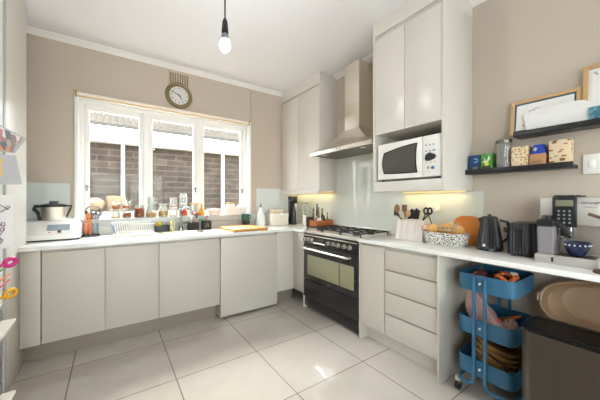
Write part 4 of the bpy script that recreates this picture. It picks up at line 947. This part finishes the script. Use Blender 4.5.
# ---------------------------------------------------------------- right wall shelves
def ledge(label, y0, y1, z, d=.115):
    t = thing('picture_ledge', label, 'shelf', (XR, (y0+y1)/2, z))
    build('shelf_board', MB().box(XR-d, XR-.001, y0, y1, z-.018, z), black, t)
    build('front_lip', MB().box(XR-d-.012, XR-d, y0, y1, z-.02, z+.016, .001), black, t)
ledge('short black picture ledge carrying boxes and a canister', .395, 1.005, 1.477)
ledge('long black picture ledge holding the framed drawings', -.5, .683, 1.704)
LZ = 1.4775; XS = 2.282
def carton(label, name, y0, y1, h, mat, cat, d=.075, bev=.003, extra=None, x=XS, z=LZ):
    t = thing(name, label, cat, (x, (y0+y1)/2, z))
    build('carton', MB().box(x-d/2, x+d/2, y0, y1, z, z+h, bev), mat, t)
    if extra: extra(t, x-d/2, y0, y1, z, h)
    return t
def bluex(t, xf, y0, y1, z, h):
    build('moon_print', MB().tube([(xf-.0006, y0+.03+.014*math.cos(a), z+h*.66+.014*math.sin(a)) for a in (.8, 1.6, 2.4, 3.2, 4.0, 4.8, 5.5)], .0025, 6), M('pale_print', '#b9d4e6', .5), t)
    build('cup_print', MB().box(xf-.0015, xf, y0+.015, y1-.03, z+.012, z+.035), M('bronze_print', '#7b6a55', .5), t)
carton('dark blue tea box at the end of the short ledge', 'tea_box', .894, .972, .125, M('tea_blue', '#15406e', .45, var=.3, scale=14), 'box', extra=bluex)
def greenx(t, xf, y0, y1, z, h):
    build('leaf_print', MB().prism([(y0+.02, z+h*.9), (y0+.035, z+h*.55), (y0+.058, z+h*.85), (y0+.046, z+h*.62), (y1-.008, z+h*.5), (y0+.03, z+h*.48), (y0+.012, z+h*.7)], 'x', xf-.0012, xf), M('leaf_white', '#d9e6c4', .5), t)
    build('lemon_print', MB().cyl((xf-.0016, y0+.035, z+h*.40), (xf, y0+.035, z+h*.40), .014, n=16), M('lemon_print', '#e6cf4a', .5), t)
    build('base_print', MB().box(xf-.0012, xf, y0+.012, y1-.01, z+.008, z+.036), M('dark_print', '#2d3527', .5), t)
carton('green tea box with lemon and leaf picture beside the blue one', 'tea_box', .815, .890, .125, M('tea_green', '#4d8a3e', .45, var=.25, scale=14), 'box', extra=greenx)
t = thing('glass_canister', 'tall glass canister with a steel lid on the short ledge', 'canister', (XS, .757, LZ))
build('glass', MB().lathe([(.044, LZ), (.046, LZ+.004), (.046, LZ+.185), (.043, LZ+.185), (.043, LZ+.006), (0, LZ+.005)], XS, .757, 28), clear('canister_glass', '#e6e4dc', .14, .12), t)
build('contents', MB().lathe([(.042, LZ+.006), (.042, LZ+.06), (0, LZ+.062)], XS, .757, 24), M('grey_powder', '#8f8f8a', .8), t)
build('lid', MB().lathe([(.047, LZ+.186), (.048, LZ+.19), (.048, LZ+.208), (.04, LZ+.211), (0, LZ+.211)], XS, .757, 28), steeld, t)
carton('square box with a giraffe spot pattern in the middle of the ledge', 'patterned_box', .611, .703, .145, spots('giraffe_print', '#e0cfae', '#a97c38', 85, .40), 'box')
def kraft(t, xf, y0, y1, z, h):
    build('stamp_print', MB().tube([(xf-.0008, y0+.02+.05*k/8, z+.035+.008*math.sin(k*1.9)) for k in range(9)], .0016, 5), M('brown_ink', '#5b3a26', .6), t)
carton('brown kraft box under the blue pouch on the short ledge', 'kraft_box', .522, .604, .085, M('kraft_card', '#b98a62', .7, var=.08), 'box', extra=kraft)
m = MB(); m.loft([rrect(XS, .563, .034-.003*k, .040-.004*k+.002*(k % 2), .014, LZ+.0855+k*.015) for k in range(5)])
t = thing('blue_pouch', 'bright blue fabric pouch sitting on the kraft box', 'pouch', (XS, .563, LZ+.0855))
build('pouch_body', m, M('royal_blue', '#2445a8', .7, bump=.2), t)
build('flower_print', MB().tube([(XS-.034, .575+.012*math.cos(a)*(1 if k % 2 else .25), LZ+.115+.014*math.sin(a)*(1 if k % 2 else .25)) for k, a in enumerate([2*PI*i/12 for i in range(12)])], .002, 5, True), white, t)
carton('larger box with a leaping animal print at the ledge end', 'patterned_box', .410, .508, .155, spots('leopard_print', '#ddc7a6', '#8a5a26', 42, .33, stretch=(1, .55, 1.5)), 'box', d=.09, x=2.288)

def framed(label, y0, y1, z0, z1, lean, mat_f, mat_mount, mount=.018, fw=.022, xb=2.27):
    """frame leaning back to the wall: built upright at x=xb then tilted about its foot"""
    t = thing('framed_drawing', label, 'picture', (xb, (y0+y1)/2, z0))
    rot = Matrix.Translation((xb, 0, z0)) @ Matrix.Rotation(lean, 4, 'Y') @ Matrix.Translation((-xb, 0, -z0))
    def tr(mb): bmesh.ops.transform(mb.bm, matrix=rot, verts=mb.bm.verts[:]); return mb
    f = MB(); f.box(xb, xb+.018, y0, y0+fw, z0, z1, .002); f.box(xb, xb+.018, y1-fw, y1, z0, z1, .002); f.box(xb, xb+.018, y0+fw, y1-fw, z0, z0+fw, .002); f.box(xb, xb+.018, y0+fw, y1-fw, z1-fw, z1, .002)
    build('frame', tr(f), mat_f, t)
    build('mount', tr(MB().box(xb+.009, xb+.013, y0+fw-.002, y1-fw+.002, z0+fw-.002, z1-fw+.002)), mat_mount, t, smooth=False)
    a = build('artwork', tr(MB().box(xb+.0065, xb+.0095, y0+fw+mount, y1-fw-mount, z0+fw+mount, z1-fw-mount)), paper, t, smooth=False)
    return t, tr, a
t, tr, a = framed('oak framed drawing with a teal mount half hidden by paper', .372, .720, 1.7065, 1.945, .14, oak, M('teal_mount', '#2f6478', .7), .010)
pk = MB(); random.seed(5)
for k in range(9):
    yy = .655-.06*random.random(); zz_ = 1.76+.11*random.random(); xx = 2.276
    pk.tube([(xx, yy, zz_), (xx, yy-.012+.02*random.random(), zz_+.018), (xx, yy-.03*random.random(), zz_+.035*random.random())], .0022, 5)
build('pink_splash', tr(pk), M('pink_paint', '#cf8f90', .8), a)
t, tr, a = framed('tall oak framed white drawing at the end of the long ledge', .075, .368, 1.7065, 2.055, .10, oak, M('white_mount', '#e6e5e2', .7), .012, .024)
build('drawing_mark', tr(MB().tube([(2.276, .315+.008*math.cos(k), 2.0+.012*math.sin(k*1.3)) for k in range(8)], .0014, 5)), M('olive_ink', '#7d8a5a', .8), a)
def crum(u, v):
    y = .632-.325*u; top = 1.838+.022*math.sin(u*3.0)-.05*max(0, u-.85)/.15; z = 1.7065+(top-1.7065)*v
    return (2.258+.012*v+0.005*noise.noise(Vector((y*14, z*14, 1)))+.004*noise.noise(Vector((y*30, z*30, 4))), y+.02*(v-.5)*(1 if u < .5 else -.3), z)
o = single('loose_paper', MB().sheet(crum, 22, 12, .0012), paper, 'large crumpled white paper propped against the teal mounted frame', 'paper')
single('postcard', MB().box(2.249, 2.2505, .255, .335, 1.7055, 1.795), spots('teal_card', '#3d7488', '#6d99a6', 40, .4), 'small teal card in front of the tall oak frame', 'card')
t = thing('wall_switch', 'white double switch plate on the wall below the long ledge', 'switch', (XR, .315, 1.416))
build('plate', MB().box(XR-.012, XR-.001, .256, .374, 1.418, 1.538, .004), white, t)
for a in (.285, .335): build('rocker', MB().box(XR-.016, XR-.011, a-.014, a+.014, 1.455, 1.50, .002), M('rocker_white', '#f2f1ee', .3), t)

# ---------------------------------------------------------------- trolley
tx0, tx1, ty0, ty1 = 1.895, 2.27, .575, .895; tcx, tcy = (tx0+tx1)/2, (ty0+ty1)/2
t = thing('utility_trolley', 'teal blue three tier utility trolley on castors under the worktop', 'trolley', (tcx, tcy, 0))
TB = [.685, .405, .15]
for z in TB:
    tr_ = build('tray', open_tray(MB(), tcx, tcy, (tx1-tx0)/2, (ty1-ty0)/2, .05, z, z+.105, .004), blue_tr, t)
    build('bolt', MB().cyl((tx0-.012, .754, z+.055), (tx0+.002, .754, z+.055), .007, n=12), white, tr_)
for xx, sg in ((tx0-.011, -1), (tx1+.011, 1)):
    for yy, dirn in ((.785, 1), (.723, -1)):
        yend = ty1-.03 if dirn > 0 else ty0+.03
        pts = [(xx, yy, .775), (xx, yy, .20), (xx, yy, .13), (xx, yy+dirn*.012, .105), (xx, yy+dirn*.035, .095), (xx, yend-dirn*.02, .095), (xx-sg*.01, yend+dirn*.01, .095), (xx-sg*.04, yend+dirn*.025, .095)]
        build('leg_tube', MB().tube(pts, .0105, 10), blue_tr, t)
for yy in (ty1-.005, ty0+.005): build('side_tube', MB().tube([(tx0+.025, yy, .095), (tx1-.025, yy, .095)], .0105, 10), blue_tr, t)
for xx in (tx0+.02, tx1-.02):
    for yy in (ty0+.01, ty1-.002):
        c_ = build('castor', MB().cyl((xx, yy-.011, .03), (xx, yy+.011, .03), .03, n=20), black, t)
        build('castor_fork', MB().box(xx-.012, xx+.012, yy-.016, yy+.016, .045, .088, .004), steel, c_)
# contents
gT = 'food in the top trolley tray'
netr = spots('orange_net', '#a8481c', '#e08a3a', 60, .35)
random.seed(11)
for i, (x_, y_, r_) in enumerate(((1.97, .815, .042), (2.07, .82, .046), (2.05, .715, .042), (2.15, .735, .042))):
    lab = ['dark red onion nearest the trolley rim by the drawers', 'large dark red onion at the wall side of the trolley tray', 'dark red onion beside the orange netting', 'dark red onion half hidden behind the white packet'][i]
    tt = thing('red_onion', lab, 'onion', (x_, y_, .6915), gT)
    build('bulb', MB().ball((x_, y_, .696+r_*1.06), (r_*1.1, r_*1.1, r_), .06, 4, i), M('onion_skin', '#5d2424', .4, var=.4, scale=18, stretch=(1, 1, .3)), tt)
    build('stem_tip', MB().cyl((x_, y_, .696+r_*2.0), (x_+.006, y_, .696+r_*2.4), .008, .002, n=8), M('onion_tip', '#9a6a40', .7), tt)
single('netting_bag', MB().tube([(1.955+.05*math.cos(a)*1.1+.03, .645+.05*math.sin(a), .79+.015*math.sin(3*a)) for a in [2*PI*k/24 for k in range(24)]], .013, 8, True), netr, 'orange netting bag twisted in a loop in the top tray', 'bag')
single('netting_bag', MB().ball((1.968, .648, .733), (.045, .042, .034), .2, 8, 4.), netr, 'orange net of small fruit at the bottom of the top tray', 'bag')
single('seasoning_packet', MB().box(2.075, 2.082, .615, .655, .692, .81, .002), M('pale_packet', '#d8d0c0', .5), 'upright pale packet in the top tray beside the netting', 'packet')
gT2 = 'food in the middle trolley tray'
film = clear('pink_film', '#f4e2de', .18, .42, '#e3bdb4', .12)
m = MB(); m.loft([[(2.0+.05*math.cos(a)*(1-.10*k)*(1+.2*math.sin(3*a+k)), .733+.021*k+.125*math.sin(a)*(1-.12*k), .432+.040*k) for a in [2*PI*q/18 for q in range(18)]] for k in range(7)])
bmesh.ops.subdivide_edges(m.bm, edges=m.bm.edges[:], cuts=1)
for v in m.bm.verts: v.co += Vector((noise.noise(v.co*22), noise.noise(v.co*22+Vector((3, 1, 0))), .6*noise.noise(v.co*20+Vector((0, 5, 2)))))*.022
single('plastic_bag', m, film, 'crumpled translucent plastic bag standing in the middle tray', 'bag')
pinkm = M('pink_meat', '#b9685c', .45, var=.4, scale=22)
single('food_packet', MB().ball((2.0, .725, .482), (.034, .06, .042), .2, 7, 2.), pinkm, 'pinkish food packet inside the plastic bag of the middle tray', 'packet')
single('food_packet', MB().ball((2.10, .66, .458), (.05, .04, .042), .25, 8, 6.), spots('red_stripe_packet', '#c9a79a', '#a83a2c', 30, .3), 'red striped packet at the near corner of the middle tray', 'packet')
single('orange_fruit', MB().ball((1.955, .860, .435), .023, .03), M('orange_peel', '#d8761e', .5, bump=.2, bscale=200), 'orange fruit at the drawer end of the middle tray', 'orange')
single('carrot', MB().tube([(2.21, .64, .50), (2.20, .68, .475), (2.17, .76, .435)], [.008, .014, .018], 10), M('carrot_skin', '#c8692c', .5), 'orange carrot leaning in the rear of the middle tray', 'carrot')
bronze = M('bronze_tin', '#b8915a', .3, .5, var=.3, scale=8)
def pan_profile(r): return [(0, 0), (r*.86, 0), (r*.92, .004), (r, .032), (r+.008, .034), (r+.008, .037), (r-.003, .036), (r*.9, .007), (0, .003)]
labs = ['lowest bronze baking tin leaning in the bottom trolley tray', 'second bronze baking tin up in the bottom trolley tray', 'third bronze baking tin up in the bottom trolley tray', 'uppermost bronze baking tin leaning in the bottom tray']
for i in range(4):
    m = MB(); m.lathe(pan_profile(.138-.003*i), 0, 0, 36)
    bmesh.ops.transform(m.bm, matrix=Matrix.Translation((2.075+.002*i, .735+.002*i, .205+.034*i)) @ Matrix.Rotation(.22+.03*i, 4, 'X') @ Matrix.Rotation(.10, 4, 'Y'), verts=m.bm.verts[:])
    single('baking_tin', m, bronze, labs[i], 'tin', 'baking tins in the bottom tray')
single('tongs', MB().tube([(1.935, .72, .30), (1.925, .64, .275), (1.945, .60, .20)], .006, 8), black, 'black handled tongs hanging over the bottom trolley tray', 'tongs')

# ---------------------------------------------------------------- bin, tub
t = thing('pedal_bin', 'wide dark steel bin with a black lid at the worktop front', 'bin', (1.78, .2, 0))
bx, by, hx_, hy_ = 1.775, .215, .115, .275
binst = M('dark_brushed_bin', '#524a42', .38, .75, var=.08, scale=4, stretch=(40, 40, 1))
build('bin_body', MB().loft([rrect(bx, by, hx_-.004, hy_-.004, .06, .02), rrect(bx, by, hx_, hy_, .06, .03), rrect(bx, by, hx_, hy_, .06, .628)]), binst, t)
build('base_ring', MB().loft([rrect(bx, by, hx_-.008, hy_-.008, .055, 0), rrect(bx, by, hx_-.006, hy_-.006, .055, .022)]), black, t)
build('lid', MB().loft([rrect(bx, by, hx_+.004, hy_+.004, .062, .629), rrect(bx, by, hx_+.004, hy_+.004, .062, .640), rrect(bx, by, hx_-.002, hy_-.002, .058, .645), rrect(bx, by, hx_-.02, hy_-.02, .045, .646), rrect(bx, by, hx_-.024, hy_-.024, .042, .641)]), M('bin_lid', '#0c0b0b', .22, spec=.25), t)
t = thing('storage_box', 'plain brown box behind the bin carrying the oval tub', 'box', (2.2, .15, 0))
build('box_body', MB().box(2.03, 2.335, -.28, .52, 0, .508, .004), M('brown_card', '#8a7154', .8), t)
build('box_flap', MB().box(2.032, 2.333, -.278, .518, .508, .512), M('brown_card'), t)
tubm = M('taupe_tub', '#8e7156', .35, var=.04)
t = thing('oval_tub', 'taupe plastic oval wash tub tipped against the wall under the worktop', 'tub', (2.25, .18, .512))
def oval(f, d):  # rim plane leaning: local u along y, v up
    out = []
    for k in range(48):
        a = 2*PI*k/48; e_ = .78
        u = .372*f*math.copysign(abs(math.cos(a))**e_, math.cos(a)); v_ = .155*f*math.copysign(abs(math.sin(a))**e_, math.sin(a))
        out.append((2.165+d+v_*.32, .155+u, .665+v_*.93))
    return out
build('tub_shell', MB().loft([oval(.70, .118), oval(.80, .108), oval(.88, .012), oval(1.0, .012), oval(1.005, 0), oval(.90, -.004), oval(.87, .006), oval(.79, .098), oval(.69, .108)]), tubm, t, ang=40)
build('tub_rim', MB().tube(oval(1.0, -.002), .008, 8, True), tubm, t)
build('tub_handle', MB().tube([(2.175, .520, .70), (2.165, .541, .69), (2.16, .541, .655), (2.16, .520, .645)], .007, 8), tubm, t)

# ---------------------------------------------------------------- pendant lamp
px, py = .598, 1.70
t = thing('pendant_bulb', 'bare lit bulb hanging from the ceiling on a dark cord', 'lamp', (px, py, 2.2))
build('ceiling_rose', MB().lathe([(.04, ZC-.02), (.05, ZC-.012), (.05, ZC-.0005), (0, ZC-.0005)], px, py), white, t)
build('cord', MB().cyl((px, py, 2.41), (px, py, ZC-.01), .005, n=8), blackm, t)
build('lamp_holder', MB().lathe([(.010, 2.42), (.017, 2.40), (.02, 2.36), (.022, 2.33), (.02, 2.325), (0, 2.325)], px, py), black, t)
build('bulb_base', MB().lathe([(.017, 2.325), (.02, 2.318), (.026, 2.285), (0, 2.283)], px, py), M('bulb_collar', '#8d9299', .4, .3), t)
build('bulb_globe', MB().lathe([(.0262, 2.285), (.033, 2.262), (.034, 2.25), (.029, 2.228), (.017, 2.216), (0, 2.213)], px, py), emit('bulb_glow', '#fff6ea', 14), t)
def lamp(name, kind, loc, energy, col, rot=(0, 0, 0), size=None, size_y=None, radius=None):
    L = bpy.data.lights.new(name, kind); L.energy = energy; L.color = col
    if size: L.shape = 'RECTANGLE'; L.size = size; L.size_y = size_y or size
    if radius is not None: L.shadow_soft_size = radius
    o = bpy.data.objects.new(name, L); COL.objects.link(o); o.location = loc; o.rotation_euler = rot; return o
lamp('bulb_light', 'POINT', (px, py, 2.17), 12, (.96, .97, 1), radius=.035)
# under-cabinet LED strips
led = emit('warm_led', '#ffd98a', 1.2)
build('led_strip', MB().box(2.30, 2.31, 2.60, 3.40, 1.367, 1.372), led, wall_cab, smooth=False)
build('led_strip', MB().box(2.30, 2.31, 1.02, 1.58, 1.332, 1.337), led, mw_cab, smooth=False)
lamp('led_light_corner', 'AREA', (2.28, 3.0, 1.362), .9, (1, .80, .42), (0, 0, 0), .03, .8)
lamp('led_light_microwave', 'AREA', (2.28, 1.3, 1.328), .65, (1, .80, .42), (0, 0, 0), .03, .55)
# fill lamps added outside the unseen rear door and left window
lamp('rear_daylight', 'AREA', (.55, YR-.14, 1.2), 85, (.92, .96, 1), (PI/2+math.radians(36), 0, 0), 2.2, 2.0)
lamp('window_daylight', 'AREA', (XL-.16, -2.35, 1.6), 66, (.84, .92, 1), (PI/2+math.radians(34), 0, -PI/2), 2.4, 1.25)
# sun and sky
sun = lamp('sun', 'SUN', (3, 6, 8), 8, (1, .95, .88)); sun.data.angle = math.radians(1)
sun.rotation_euler = Vector((-.42, -.17, -.88)).to_track_quat('-Z', 'Y').to_euler()
W = bpy.data.worlds.new('sky'); S.world = W; W.use_nodes = True
n = W.node_tree.nodes; l = W.node_tree.links; bg = n['Background']
sk = n.new('ShaderNodeTexSky'); sk.sky_type = 'NISHITA'; sk.sun_disc = False; sk.sun_elevation = math.radians(55); sk.air_density = 1; sk.dust_density = 3; sk.ozone_density = .5
hsv = n.new('ShaderNodeHueSaturation'); hsv.inputs['Saturation'].default_value = .35
l.new(sk.outputs[0], hsv.inputs['Color']); l.new(hsv.outputs[0], bg.inputs['Color']); bg.inputs['Strength'].default_value = 2.7

# ---------------------------------------------------------------- camera and view
cam = bpy.data.cameras.new('camera'); co = bpy.data.objects.new('camera', cam); COL.objects.link(co)
co.location = (0, 0, 1.265); co.rotation_euler = (PI/2, 0, -math.radians(34.8))
cam.sensor_width = 36; cam.lens = 36*272/600; cam.clip_start = .05
S.camera = co
S.view_settings.view_transform = 'Standard'; S.view_settings.look = 'None'; S.view_settings.exposure = .28; S.view_settings.gamma = 1
